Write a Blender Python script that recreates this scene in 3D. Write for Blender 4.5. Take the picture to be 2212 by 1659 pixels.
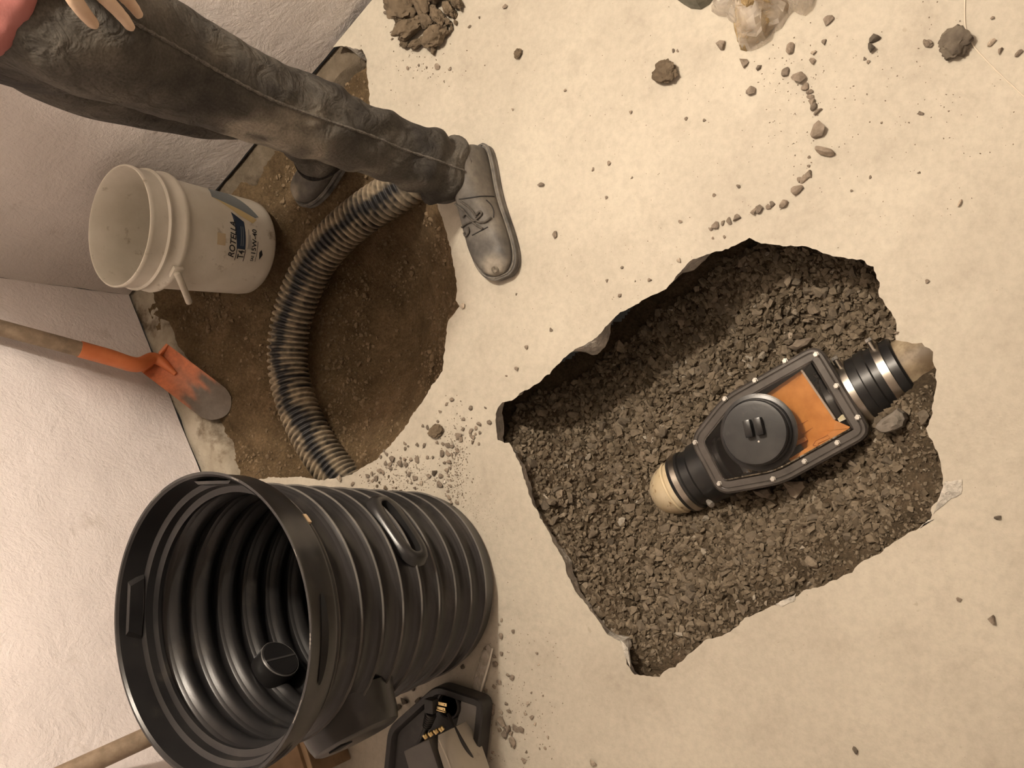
import bpy, bmesh, math, random
import numpy as np
from mathutils import Vector, Matrix, noise as mnoise

# ------------------------------------------------------------------ scene, camera, light
for o in list(bpy.data.objects):
    bpy.data.objects.remove(o, do_unlink=True)
scene = bpy.context.scene
COL = scene.collection
random.seed(7)
rng = np.random.default_rng(11)

FPX, XN, YN, CAMH = 1830.0, 2270.0, 900.0, 1.53     # focal length (px), nadir point (px), camera height (m)
CX, CY = 1106.0, 829.5
_d = np.array([(XN - CX) / FPX, (YN - CY) / FPX, 1.0]); _d /= np.linalg.norm(_d)
_Z = -_d
_Y = np.array([0, 0, 1.0]); _Y = _Y - _Y.dot(_Z) * _Z; _Y /= np.linalg.norm(_Y)
_X = np.cross(_Y, _Z)
RCW = np.array([_X, _Y, _Z])                        # camera (right, down, forward) -> world

cam_data = bpy.data.cameras.new('camera')
cam_data.sensor_fit = 'HORIZONTAL'; cam_data.sensor_width = 36.0
cam_data.lens = FPX / 2212.0 * 36.0
cam_data.clip_start = 0.02
cam = bpy.data.objects.new('camera', cam_data); COL.objects.link(cam)
cr = RCW @ np.array([1, 0, 0]); cu = RCW @ np.array([0, -1, 0]); cb = RCW @ np.array([0, 0, -1])
cam.matrix_world = Matrix(((cr[0], cu[0], cb[0], 0), (cr[1], cu[1], cb[1], 0), (cr[2], cu[2], cb[2], CAMH), (0, 0, 0, 1)))
scene.camera = cam

world = bpy.data.worlds.new('world'); scene.world = world
world.use_nodes = True
bg = world.node_tree.nodes['Background']
bg.inputs['Color'].default_value = (0.9, 0.75, 0.6, 1); bg.inputs['Strength'].default_value = 0.02

scene.view_settings.view_transform = 'Standard'
scene.view_settings.look = 'None'
scene.view_settings.gamma = 1.0
scene.view_settings.use_curve_mapping = False
scene.view_settings.exposure = 0.0

LAMP = (0.90, 0.98, 2.02)
ld = bpy.data.lights.new('ceiling_bulb_light', 'POINT')
ld.energy = 127.0; ld.color = (1.0, 0.885, 0.74); ld.shadow_soft_size = 0.045
lo = bpy.data.objects.new('ceiling_bulb_light', ld); lo.location = LAMP; COL.objects.link(lo)

# ------------------------------------------------------------------ helpers
def px(x, y, z=0.0):
    """point of the photograph's pixel (x, y) on the horizontal plane at height z"""
    r = RCW @ np.array([(x - CX) / FPX, (y - CY) / FPX, 1.0])
    t = (z - CAMH) / r[2]
    return np.array([r[0] * t, r[1] * t, z])

def ray(x, y):
    r = RCW @ np.array([(x - CX) / FPX, (y - CY) / FPX, 1.0])
    return r / np.linalg.norm(r)

def to_px(p):
    q = np.asarray(p, float) - np.array([0, 0, CAMH])
    c = RCW.T @ q
    return c[0] / c[2] * FPX + CX, c[1] / c[2] * FPX + CY

CORNER = px(265, 635)
DA = px(420, 1020) - CORNER; DA /= np.linalg.norm(DA)     # along the left wall, away from the corner
DB = np.array([-DA[1], DA[0], 0.0])                        # along the right wall
if DB[1] > 0: DB = -DB

def on_wall(x, y, off, which='left'):
    """pixel on the vertical plane at distance off from a wall"""
    n = DB if which == 'left' else DA
    r = ray(x, y); o = np.array([0, 0, CAMH])
    t = (CORNER.dot(n) + off - o.dot(n)) / r.dot(n)
    return o + r * t

def lin(c):
    c = c / 255.0
    return c / 12.92 if c <= 0.04045 else ((c + 0.055) / 1.055) ** 2.4
def rgb(r, g, b): return (lin(r), lin(g), lin(b), 1.0)

BASE = {}
def finish(o, mesh, mat, smooth, sharp):
    if mat is not None:
        for m in (mat if isinstance(mat, (list, tuple)) else [mat]): mesh.materials.append(m)
    if smooth:
        mesh.shade_smooth()
        if sharp: mesh.set_sharp_from_angle(angle=math.radians(sharp))

def mk(name, vf, mat, parent=None, base=None, smooth=True, sharp=40):
    """one mesh object from world-space (verts, faces); parts share their thing's origin"""
    v, f = vf
    v = np.asarray(v, float).reshape(-1, 3)
    if parent is not None: b = BASE[parent.name]
    elif base is not None: b = np.asarray(base, float)
    else: b = np.zeros(3)
    me = bpy.data.meshes.new(name)
    me.from_pydata((v - b).tolist(), [], f); me.update()
    bm = bmesh.new(); bm.from_mesh(me); bmesh.ops.recalc_face_normals(bm, faces=bm.faces); bm.to_mesh(me); bm.free()
    o = bpy.data.objects.new(name, me); COL.objects.link(o)
    finish(o, me, mat, smooth, sharp)
    if parent is not None: o.parent = parent
    else: o.location = b
    BASE[o.name] = b
    return o

def thing(name, label, cat, base, group=None):
    o = bpy.data.objects.new(name, None); COL.objects.link(o)
    o.empty_display_size = 0.05
    o.location = base; BASE[o.name] = np.asarray(base, float)
    return tag(o, label, cat, group)

def tag(o, label, cat, group=None, kind=None):
    o['label'] = label; o['category'] = cat
    if group: o['group'] = group
    if kind: o['kind'] = kind
    return o

def struct(o): o['kind'] = 'structure'; return o

def nz(v): v = np.asarray(v, float); return v / max(np.linalg.norm(v), 1e-12)

def frame(d, up=(0, 0, 1)):
    d = nz(d); u = np.asarray(up, float)
    if abs(d.dot(u)) > 0.98: u = np.array([0, 1.0, 0])
    s = nz(np.cross(u, d)); t = np.cross(d, s)
    return s, t, d

def join(*parts):
    V = []; F = []; n = 0
    for v, f in parts:
        v = np.asarray(v, float).reshape(-1, 3)
        V.append(v); F += [tuple(i + n for i in q) for q in f]; n += len(v)
    return np.concatenate(V), F

def lathe(prof, org, axis=(0, 0, 1), seg=48, close=False, cap0=False, cap1=False, up=(1, 0, 0)):
    """revolve (r, h) profile about axis; close joins the last profile point to the first"""
    s, t, d = frame(axis, up)
    org = np.asarray(org, float); V = []; F = []
    n = len(prof)
    for k in range(seg):
        a = 2 * math.pi * k / seg; e = s * math.cos(a) + t * math.sin(a)
        for r, h in prof: V.append(org + d * h + e * r)
    m = n if close else n - 1
    for k in range(seg):
        k2 = (k + 1) % seg
        for i in range(m):
            j = (i + 1) % n
            F.append((k * n + i, k2 * n + i, k2 * n + j, k * n + j))
    if cap0: F.append(tuple(k * n for k in range(seg)))
    if cap1: F.append(tuple(k * n + n - 1 for k in reversed(range(seg))))
    return np.array(V), F

def loft(rings, cap=True, closed_ring=True):
    V = np.concatenate([np.asarray(r, float) for r in rings]); n = len(rings[0]); F = []
    for i in range(len(rings) - 1):
        for k in range(n if closed_ring else n - 1):
            k2 = (k + 1) % n
            F.append((i * n + k, i * n + k2, (i + 1) * n + k2, (i + 1) * n + k))
    if cap and closed_ring:
        F.append(tuple(range(n))); F.append(tuple((len(rings) - 1) * n + k for k in reversed(range(n))))
    return V, F

def spline(pts, n):
    """Catmull-Rom through pts, n samples evenly by arc length"""
    P = np.asarray(pts, float); P = np.vstack([2 * P[0] - P[1], P, 2 * P[-1] - P[-2]])
    out = []
    for i in range(1, len(P) - 2):
        for t in np.linspace(0, 1, 24, endpoint=False):
            a, b, c, d = P[i - 1], P[i], P[i + 1], P[i + 2]
            out.append(0.5 * ((2 * b) + (c - a) * t + (2 * a - 5 * b + 4 * c - d) * t * t + (3 * b - a - 3 * c + d) * t ** 3))
    out.append(P[-2]); out = np.array(out)
    s = np.concatenate([[0], np.cumsum(np.linalg.norm(np.diff(out, axis=0), axis=1))])
    q = np.linspace(0, s[-1], n)
    return np.stack([np.interp(q, s, out[:, k]) for k in range(P.shape[1])], 1)

def frames_along(P):
    T = np.gradient(P, axis=0); T /= np.linalg.norm(T, axis=1)[:, None]
    S = []; s = frame(T[0])[0]
    for t in T:
        s = nz(s - s.dot(t) * t); S.append(s)
    S = np.array(S); return T, S, np.cross(T, S)

def tube(pts, rad, seg=10, n=None, cap=True):
    P = spline(pts, n) if n else np.asarray(pts, float)
    r = np.broadcast_to(np.interp(np.linspace(0, 1, len(P)), np.linspace(0, 1, len(rad)), rad) if np.ndim(rad) else rad, (len(P),))
    T, S, U = frames_along(P)
    a = np.linspace(0, 2 * math.pi, seg, endpoint=False)
    return loft([P[i] + r[i] * (np.outer(np.cos(a), S[i]) + np.outer(np.sin(a), U[i])) for i in range(len(P))], cap)

def prism(poly, z0, z1):
    n = len(poly); p = np.asarray(poly, float)[:, :2]
    V = np.concatenate([np.c_[p, np.full(n, z0)], np.c_[p, np.full(n, z1)]])
    F = [(i, (i + 1) % n, n + (i + 1) % n, n + i) for i in range(n)] + [tuple(reversed(range(n))), tuple(range(n, 2 * n))]
    return V, F

def obox(c, ax, ay, az, bevel=0.0, seg=2):
    """oriented box from centre and half-axis vectors, bevelled"""
    bm = bmesh.new(); bmesh.ops.create_cube(bm, size=2.0)
    lx, ly, lz = (np.linalg.norm(q) for q in (ax, ay, az))
    for v in bm.verts: v.co = Vector((v.co.x * lx, v.co.y * ly, v.co.z * lz))
    if bevel: bmesh.ops.bevel(bm, geom=list(bm.edges), offset=bevel, segments=seg, affect='EDGES', profile=0.6)
    M = np.array([nz(ax), nz(ay), nz(az)])
    bm.verts.ensure_lookup_table()
    V = np.array([v.co[:] for v in bm.verts]) @ M + np.asarray(c, float)
    F = [tuple(v.index for v in f.verts) for f in bm.faces]
    bm.free(); return V, F

def round_poly(pts, r, seg=5):
    pts = [np.asarray(p, float)[:2] for p in pts]; out = []; n = len(pts)
    for i in range(n):
        p, a, b = pts[i], pts[i - 1], pts[(i + 1) % n]
        u, v = nz(a - p), nz(b - p)
        d = min(r, 0.45 * np.linalg.norm(a - p), 0.45 * np.linalg.norm(b - p))
        for t in np.linspace(0, 1, seg):
            out.append((1 - t) ** 2 * (p + u * d) + 2 * t * (1 - t) * p + t * t * (p + v * d))
    return np.array(out)

def inset(poly, d):
    p = np.asarray(poly, float)[:, :2]; n = len(p)
    area = 0.5 * np.sum(p[:, 0] * np.roll(p[:, 1], -1) - np.roll(p[:, 0], -1) * p[:, 1])
    sgn = 1 if area > 0 else -1
    e = np.roll(p, -1, 0) - np.roll(p, 1, 0); e /= np.linalg.norm(e, axis=1)[:, None] + 1e-12
    return p + sgn * d * np.c_[-e[:, 1], e[:, 0]]

def fbm(p, s, octv=4):
    return mnoise.fractal(Vector((p[0] * s, p[1] * s, (p[2] if len(p) > 2 else 0) * s)), 0.9, 2.0, octv)

def inside(poly, pts):
    poly = np.asarray(poly)[:, :2]; x, y = pts[:, 0], pts[:, 1]; c = np.zeros(len(pts), bool); j = len(poly) - 1
    for i in range(len(poly)):
        xi, yi = poly[i]; xj, yj = poly[j]
        c ^= ((yi > y) != (yj > y)) & (x < (xj - xi) * (y - yi) / (yj - yi + 1e-15) + xi); j = i
    return c

def edge_dist(poly, pts):
    poly = np.asarray(poly)[:, :2]; D = np.full(len(pts), 9.9)
    for i in range(len(poly)):
        a = poly[i - 1]; b = poly[i]; ab = b - a
        t = np.clip(((pts[:, :2] - a) @ ab) / (ab @ ab + 1e-15), 0, 1)
        D = np.minimum(D, np.linalg.norm(pts[:, :2] - (a + t[:, None] * ab), axis=1))
    return D

# ------------------------------------------------------------------ materials
def new_mat(name):
    m = bpy.data.materials.new(name); m.use_nodes = True
    nt = m.node_tree; return m, nt, nt.nodes['Principled BSDF']

def ramp_node(nt, fac, stops):
    r = nt.nodes.new('ShaderNodeValToRGB'); e = r.color_ramp.elements
    while len(e) < len(stops): e.new(0.5)
    for k, (p, c) in enumerate(stops): e[k].position = p; e[k].color = c
    nt.links.new(fac, r.inputs['Fac']); return r.outputs['Color']

def noise_node(nt, scale, detail=4, rough=0.55, dist=0.0, vec=None):
    n = nt.nodes.new('ShaderNodeTexNoise'); n.inputs['Scale'].default_value = scale
    n.inputs['Detail'].default_value = detail; n.inputs['Roughness'].default_value = rough; n.inputs['Distortion'].default_value = dist
    if vec is None:
        tc = nt.nodes.get('TC') or nt.nodes.new('ShaderNodeTexCoord'); tc.name = 'TC'; vec = tc.outputs['Object']
    nt.links.new(vec, n.inputs['Vector']); return n.outputs['Fac']

def mixc(nt, fac, a, b, mode='MIX'):
    m = nt.nodes.new('ShaderNodeMix'); m.data_type = 'RGBA'; m.blend_type = mode
    for s, v in ((m.inputs[0], fac), (m.inputs[6], a), (m.inputs[7], b)):
        if hasattr(v, 'is_linked'): nt.links.new(v, s)
        elif isinstance(v, (int, float)): s.default_value = v
        else: s.default_value = v
    return m.outputs[2]

def bump_node(nt, bsdf, h, strength, dist):
    b = nt.nodes.new('ShaderNodeBump'); b.inputs['Strength'].default_value = strength; b.inputs['Distance'].default_value = dist
    nt.links.new(h, b.inputs['Height'])
    prev = bsdf.inputs['Normal'].links
    if prev: nt.links.new(prev[0].from_socket, b.inputs['Normal'])
    nt.links.new(b.outputs['Normal'], bsdf.inputs['Normal'])

def mat(name, c1, c2=None, scale=30, rough=0.6, metal=0.0, bump=0.0, bscale=120, bdist=0.002, lo=0.35, hi=0.65, detail=4,
        dirt=None, dscale=12, dlo=0.55, dhi=0.7, spec=0.5, coat=0.0, rand=0.0):
    m, nt, b = new_mat(name)
    col = None
    if c2 is not None:
        col = ramp_node(nt, noise_node(nt, scale, detail), [(lo, c1), (hi, c2)])
    if dirt is not None:
        fac = ramp_node(nt, noise_node(nt, dscale, 6, 0.65), [(dlo, (0, 0, 0, 1)), (dhi, (1, 1, 1, 1))])
        col = mixc(nt, fac, col if col is not None else c1, dirt)
    if rand:
        oi = nt.nodes.new('ShaderNodeObjectInfo')
        v = ramp_node(nt, oi.outputs['Random'], [(0, (1 - rand, 1 - rand, 1 - rand, 1)), (1, (1 + rand, 1 + rand * 0.95, 1 + rand * 0.9, 1))])
        col = mixc(nt, 1.0, col if col is not None else c1, v, 'MULTIPLY')
    if col is not None: nt.links.new(col, b.inputs['Base Color'])
    else: b.inputs['Base Color'].default_value = c1
    b.inputs['Roughness'].default_value = rough; b.inputs['Metallic'].default_value = metal
    b.inputs['Specular IOR Level'].default_value = spec; b.inputs['Coat Weight'].default_value = coat
    if bump: bump_node(nt, b, noise_node(nt, bscale, 5), bump, bdist)
    return m

def attr_mat(name, attr, c0, c1, rough=0.7, bump=0.0, bscale=150, bdist=0.002, scale=60, var=0.25, rough1=None, metal=0.0, spec=0.5, crease=0.0):
    """two colours mixed by a wear attribute stored on the mesh, with grain"""
    m, nt, b = new_mat(name)
    a = nt.nodes.new('ShaderNodeAttribute'); a.attribute_name = attr
    n = noise_node(nt, scale, 5, 0.6)
    v = ramp_node(nt, n, [(0.3, (1 - var, 1 - var, 1 - var, 1)), (0.7, (1 + var * 0.5,) * 3 + (1,))])
    col = mixc(nt, a.outputs['Fac'], c0, c1)
    nt.links.new(mixc(nt, 1.0, col, v, 'MULTIPLY'), b.inputs['Base Color'])
    b.inputs['Roughness'].default_value = rough; b.inputs['Metallic'].default_value = metal; b.inputs['Specular IOR Level'].default_value = spec
    if rough1 is not None:
        mr = nt.nodes.new('ShaderNodeMapRange'); mr.inputs['To Min'].default_value = rough; mr.inputs['To Max'].default_value = rough1
        nt.links.new(a.outputs['Fac'], mr.inputs['Value']); nt.links.new(mr.outputs['Result'], b.inputs['Roughness'])
    if crease: bump_node(nt, b, noise_node(nt, 22, 3, 0.5, 1.2), crease, 0.02)
    if bump: bump_node(nt, b, noise_node(nt, bscale, 5), bump, bdist)
    return m

def set_attr(o, name, vals):
    a = o.data.attributes.new(name, 'FLOAT', 'POINT'); a.data.foreach_set('value', np.asarray(vals, np.float32))

def smoothstep(a, b, x):
    t = np.clip((np.asarray(x, float) - a) / (b - a), 0, 1); return t * t * (3 - 2 * t)

# painted concrete slab: pale, mottled, grey scuffs and specks
def floor_mat():
    m, nt, b = new_mat('painted_concrete')
    big = ramp_node(nt, noise_node(nt, 3.2, 5, 0.6), [(0.36, (0.425, 0.385, 0.318, 1)), (0.62, (0.49, 0.448, 0.372, 1))])
    mid = ramp_node(nt, noise_node(nt, 11, 6, 0.7, 0.4), [(0.52, (1, 1, 1, 1)), (0.74, (0.86, 0.845, 0.84, 1))])
    col = mixc(nt, 1.0, big, mid, 'MULTIPLY')
    fine = ramp_node(nt, noise_node(nt, 70, 6, 0.7), [(0.3, (0.90, 0.89, 0.88, 1)), (0.6, (1.04, 1.04, 1.03, 1))])
    col = mixc(nt, 1.0, col, fine, 'MULTIPLY')
    sp = ramp_node(nt, noise_node(nt, 160, 3, 0.6), [(0.70, (0, 0, 0, 1)), (0.76, (1, 1, 1, 1))])
    col = mixc(nt, sp, col, (0.30, 0.25, 0.19, 1))
    st = ramp_node(nt, noise_node(nt, 26, 3, 0.5), [(0.735, (0, 0, 0, 1)), (0.765, (0.55, 0.55, 0.55, 1))])
    col = mixc(nt, st, col, (0.33, 0.28, 0.21, 1))
    nt.links.new(col, b.inputs['Base Color'])
    b.inputs['Roughness'].default_value = 0.62; b.inputs['Specular IOR Level'].default_value = 0.35
    bump_node(nt, b, noise_node(nt, 14, 6, 0.65), 0.25, 0.01)
    bump_node(nt, b, noise_node(nt, 220, 4, 0.6), 0.18, 0.002)
    return m

def wall_mat(name, c1, c2, grime):
    m, nt, b = new_mat(name)
    col = ramp_node(nt, noise_node(nt, 4, 5, 0.6), [(0.35, c1), (0.65, c2)])
    g = ramp_node(nt, noise_node(nt, 9, 6, 0.7, 0.3), [(0.60, (0, 0, 0, 1)), (0.74, (0.5, 0.5, 0.5, 1))])
    col = mixc(nt, g, col, grime)
    sp = ramp_node(nt, noise_node(nt, 130, 3, 0.5), [(0.71, (0, 0, 0, 1)), (0.76, (0.8, 0.8, 0.8, 1))])
    col = mixc(nt, sp, col, grime)
    nt.links.new(col, b.inputs['Base Color'])
    b.inputs['Roughness'].default_value = 0.75; b.inputs['Specular IOR Level'].default_value = 0.3
    bump_node(nt, b, noise_node(nt, 12, 6, 0.7, 0.5), 0.36, 0.02)
    bump_node(nt, b, noise_node(nt, 110, 5, 0.6), 0.35, 0.006)
    return m

def soil_mat(name, c1, c2, c3, bump=0.9):
    m, nt, b = new_mat(name)
    col = ramp_node(nt, noise_node(nt, 9, 6, 0.65, 0.3), [(0.32, c1), (0.5, c2), (0.68, c3)])
    gr = ramp_node(nt, noise_node(nt, 140, 5, 0.7), [(0.3, (0.62, 0.62, 0.62, 1)), (0.68, (1.2, 1.2, 1.18, 1))])
    col = mixc(nt, 1.0, col, gr, 'MULTIPLY')
    nt.links.new(col, b.inputs['Base Color'])
    b.inputs['Roughness'].default_value = 0.92; b.inputs['Specular IOR Level'].default_value = 0.15
    bump_node(nt, b, noise_node(nt, 45, 6, 0.7), bump, 0.015)
    bump_node(nt, b, noise_node(nt, 260, 4, 0.7), 0.6, 0.004)
    return m

M = {}
M['floor'] = floor_mat()
M['slab_edge'] = mat('broken_concrete', (0.34, 0.32, 0.28, 1), (0.62, 0.58, 0.51, 1), 40, 0.9, bump=0.9, bscale=90, bdist=0.01)
M['wall_l'] = wall_mat('white_stucco', (0.80, 0.735, 0.72, 1), (0.85, 0.785, 0.77, 1), (0.55, 0.48, 0.43, 1))
M['wall_r'] = wall_mat('grey_stucco', (0.68, 0.63, 0.60, 1), (0.75, 0.70, 0.67, 1), (0.45, 0.39, 0.34, 1))
M['ceiling'] = mat('ceiling_boards', (0.45, 0.41, 0.37, 1), (0.52, 0.48, 0.43, 1), 6, 0.85)
M['footing'] = mat('footing_concrete', (0.34, 0.295, 0.225, 1), (0.46, 0.41, 0.33, 1), 14, 0.9, bump=0.6, bscale=60, bdist=0.008, dirt=(0.13, 0.095, 0.06, 1), dlo=0.5, dhi=0.68)
M['footing_dirty'] = mat('muddy_footing', (0.11, 0.085, 0.055, 1), (0.17, 0.135, 0.095, 1), 18, 0.9, bump=0.7, bscale=60, bdist=0.01, dirt=(0.08, 0.06, 0.038, 1))
M['soil'] = soil_mat('brown_soil', (0.115, 0.078, 0.042, 1), (0.175, 0.122, 0.068, 1), (0.25, 0.172, 0.10, 1))
M['gravel_soil'] = soil_mat('gravel_soil', (0.075, 0.056, 0.036, 1), (0.11, 0.083, 0.054, 1), (0.15, 0.11, 0.074, 1), 1.0)
M['stone'] = mat('dusty_stone', (0.17, 0.135, 0.10, 1), (0.25, 0.205, 0.16, 1), 3.0, 0.85, bump=0.5, bscale=9, bdist=0.002, rand=0.25)
M['stone_pale'] = mat('pale_stone', (0.33, 0.275, 0.21, 1), (0.45, 0.38, 0.30, 1), 3.0, 0.85, bump=0.4, bscale=9, bdist=0.002, rand=0.18)
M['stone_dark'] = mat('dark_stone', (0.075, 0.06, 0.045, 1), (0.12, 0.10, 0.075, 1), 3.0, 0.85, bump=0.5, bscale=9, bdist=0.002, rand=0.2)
M['clod'] = mat('soil_clod', (0.105, 0.077, 0.048, 1), (0.165, 0.125, 0.082, 1), 3.0, 0.95, bump=0.9, bscale=9, bdist=0.002, rand=0.15)
M['gravel'] = mat('pit_gravel', (0.135, 0.108, 0.076, 1), (0.20, 0.162, 0.118, 1), 3.0, 0.88, bump=0.5, bscale=9, bdist=0.002, rand=0.3)
M['quartz'] = mat('white_chip', (0.55, 0.50, 0.44, 1), (0.68, 0.63, 0.56, 1), 3.0, 0.7)
# ------------------------------------------------------------------ room shell
RA, RB, RH = 4.2, 4.2, 2.25
def ab(a, b, z=0.0): return CORNER + DA * a + DB * b + np.array([0, 0, z])

def wall_sheet(o, u, L, z0, z1, nrm, step=0.03, amp=0.004, seed=0.0):
    nu = int(L / step) + 1; nv = int((z1 - z0) / step) + 1; V = []; F = []
    for j in range(nv):
        for i in range(nu):
            s = L * i / (nu - 1); z = z0 + (z1 - z0) * j / (nv - 1)
            h = amp * (fbm((s + seed, z, seed), 2.3, 3) + 0.6 * fbm((s, z + seed, 1.7), 11, 3))
            V.append(o + u * s + np.array([0, 0, z]) + nrm * h)
    for j in range(nv - 1):
        for i in range(nu - 1):
            a = j * nu + i; F.append((a, a + 1, a + nu + 1, a + nu))
    return V, F

struct(mk('wall_left', wall_sheet(ab(0, 0), DA, RA, -0.02, RH, DB, seed=3.1), M['wall_l']))
struct(mk('wall_right', wall_sheet(ab(0, 0), DB, RB, -0.02, RH, DA, seed=8.4), M['wall_r']))
struct(mk('wall_back', wall_sheet(ab(RA, 0), DB, RB, -0.05, RH, -DA, step=0.3), M['wall_l']))
struct(mk('wall_near', wall_sheet(ab(0, RB), DA, RA, -0.05, RH, -DB, step=0.3), M['wall_l']))
struct(mk('ceiling', ([ab(0, 0, RH), ab(RA, 0, RH), ab(RA, RB, RH), ab(0, RB, RH)], [(0, 1, 2, 3)]), M['ceiling'], smooth=False))

# ------------------------------------------------------------------ outlines of the two openings broken into the slab
HOLE_PX = [(1072, 895), (1085, 870), (1115, 860), (1122, 848), (1160, 830), (1200, 795), (1232, 762), (1260, 745), (1290, 728), (1312, 702),
 (1340, 675), (1380, 655), (1405, 635), (1440, 625), (1460, 600), (1490, 565), (1520, 552), (1580, 535), (1618, 515), (1645, 526),
 (1700, 530), (1740, 532), (1770, 545), (1815, 555), (1860, 560), (1890, 575), (1897, 610), (1895, 635), (1915, 660), (1933, 690),
 (1935, 735), (1960, 739), (1990, 742), (2015, 760), (2018, 790), (2021, 850), (2010, 900), (2000, 925), (2020, 960), (2030, 1000),
 (2038, 1035), (2035, 1070), (2012, 1095), (2010, 1120), (1985, 1140), (1940, 1165), (1900, 1195), (1860, 1215), (1840, 1235),
 (1815, 1250), (1780, 1265), (1735, 1275), (1715, 1290), (1680, 1305), (1640, 1320), (1610, 1335), (1590, 1355), (1560, 1375),
 (1520, 1385), (1490, 1410), (1475, 1430), (1440, 1445), (1425, 1462), (1370, 1458), (1355, 1435), (1350, 1405), (1340, 1385),
 (1310, 1370), (1285, 1330), (1255, 1290), (1240, 1270), (1225, 1240), (1220, 1215), (1200, 1180), (1180, 1140), (1150, 1085),
 (1135, 1045), (1128, 1015), (1110, 975), (1100, 955), (1075, 950), (1070, 920)]
PIT_PX = [(735, 99), (760, 103), (785, 108), (792, 130), (796, 200), (802, 240), (830, 290), (870, 340), (925, 400), (945, 445),
 (958, 480), (973, 540), (984, 590), (988, 630), (985, 648), (993, 662), (967, 695), (962, 750), (955, 800), (930, 840), (905, 880),
 (870, 930), (830, 975), (815, 990), (785, 1010), (760, 1025), (720, 1033), (685, 1036), (650, 1030), (610, 1031), (580, 1032),
 (520, 1042), (470, 1050), (440, 1052)]
TH = 0.05                                                  # slab thickness

def jag(pts, closed, step=0.006, amp=0.0035, seed=0.0):
    """subdivide a broken edge and roughen it"""
    P = [np.asarray(p)[:2] for p in pts]; out = []; n = len(P)
    for i in range(n if closed else n - 1):
        a, b = P[i], P[(i + 1) % n]; d = b - a; L = np.linalg.norm(d); k = max(1, int(L / step)); nn = np.array([-d[1], d[0]]) / (L + 1e-9)
        for j in range(k):
            q = a + d * j / k
            w = amp * (mnoise.noise(Vector((q[0] * 28, q[1] * 28, seed))) + 0.9 * mnoise.noise(Vector((q[0] * 90, q[1] * 90, seed + 5))) + 0.5 * mnoise.noise(Vector((q[0] * 210, q[1] * 210, seed))))
            out.append(q + nn * w)
    if not closed: out.append(P[-1])
    return np.array(out)

HOLE = jag([px(*p) for p in HOLE_PX], True, seed=1.0)
PIT = jag([px(*p) for p in PIT_PX], False, seed=2.0)
def wall_ab(p): q = np.array([p[0], p[1], 0]) - CORNER; return q.dot(DA), q.dot(DB)
a_end = wall_ab(PIT[-1])[0]; b_start = wall_ab(PIT[0])[1]
rimB = ab(0.018, b_start - 0.02); rimA = ab(a_end + 0.005, 0.006)
OUT = np.array([p[:2] for p in [ab(RA, 0.006), ab(RA, RB), ab(0.018, RB)]])
PITLINE = jag([rimB] + [np.r_[p, 0] for p in PIT[::6]] + [np.r_[PIT[-1], 0], rimA], False, step=0.006, amp=0.0015, seed=4.0)
PITLINE = np.vstack([rimB[:2], PIT, rimA[:2]])
OUTER = np.vstack([PITLINE, OUT])
PITPOLY = np.vstack([PITLINE, CORNER[:2]])

bm = bmesh.new()
def loop(pts, z=0.0):
    vs = [bm.verts.new((p[0], p[1], z)) for p in pts]
    return vs, [bm.edges.new((vs[i], vs[(i + 1) % len(vs)])) for i in range(len(vs))]
v1, e1 = loop(OUTER); v2, e2 = loop(HOLE)
bmesh.ops.triangle_fill(bm, use_beauty=True, use_dissolve=False, edges=e1 + e2)
for f in bm.faces:
    if f.normal.z < 0: f.normal_flip()
    f.material_index = 0

def skirt(vs, pts, closed, bulge, seed):
    """broken side of the slab: partly chipped towards the opening, mostly undercut; pts run with the opening on a known side"""
    poly = HOLE if closed else PITPOLY
    e = np.roll(pts, -1, 0) - np.roll(pts, 1, 0)
    if not closed: e[0] = pts[1] - pts[0]; e[-1] = pts[-1] - pts[-2]
    e /= np.linalg.norm(e, axis=1)[:, None] + 1e-9; nn = np.c_[-e[:, 1], e[:, 0]]
    flip = np.where(inside(poly, pts + nn * 0.012), 1.0, -1.0)
    flip = np.full(len(pts), 1.0 if np.mean(flip) > 0 else -1.0)
    nin = nn * flip[:, None]                               # towards the opening
    rows = [vs]
    for z, k in ((-0.007, 0.25), (-0.02, 0.6), (-0.034, 0.85), (-TH, 1.0)):
        row = []
        for p, n in zip(pts, nin):
            g = mnoise.noise(Vector((p[0] * 9, p[1] * 9, seed))); h = mnoise.noise(Vector((p[0] * 45, p[1] * 45, seed + z * 60)))
            out = bulge(p) * k - (1 - min(1, bulge(p) / 0.012)) * (0.012 + 0.02 * (0.5 + 0.5 * g)) * k + 0.004 * h * k
            q = p + n * out
            row.append(bm.verts.new((q[0], q[1], z)))
        rows.append(row)
    m = len(vs)
    for r in range(4):
        for i in range(m if closed else m - 1):
            j = (i + 1) % m
            f = bm.faces.new((rows[r][i], rows[r][j], rows[r + 1][j], rows[r + 1][i])); f.material_index = 1
CHIPS = [(px(1265, 742)[:2], 0.04, 0.015), (px(1490, 568)[:2], 0.03, 0.008), (px(1100, 865)[:2], 0.02, 0.003), (px(1072, 915)[:2], 0.03, 0.003),
         (px(1335, 1385)[:2], 0.03, 0.006), (px(1215, 1210)[:2], 0.05, 0.003), (px(760, 103)[:2], 0.04, 0.012), (px(988, 655)[:2], 0.015, 0.006),
         (px(2010, 1100)[:2], 0.03, 0.008)]
def bulge(p):
    return sum(h * math.exp(-(np.sum((p - c) ** 2)) / (w * w)) for c, w, h in CHIPS)
skirt(v2, HOLE, True, bulge, 3.0)
skirt(v1[:len(PITLINE)], PITLINE, False, bulge, 6.0)
me = bpy.data.meshes.new('floor'); bm.to_mesh(me); bm.free()
floor = bpy.data.objects.new('floor', me); COL.objects.link(floor)
me.materials.append(M['floor']); me.materials.append(M['slab_edge'])
struct(floor)

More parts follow.
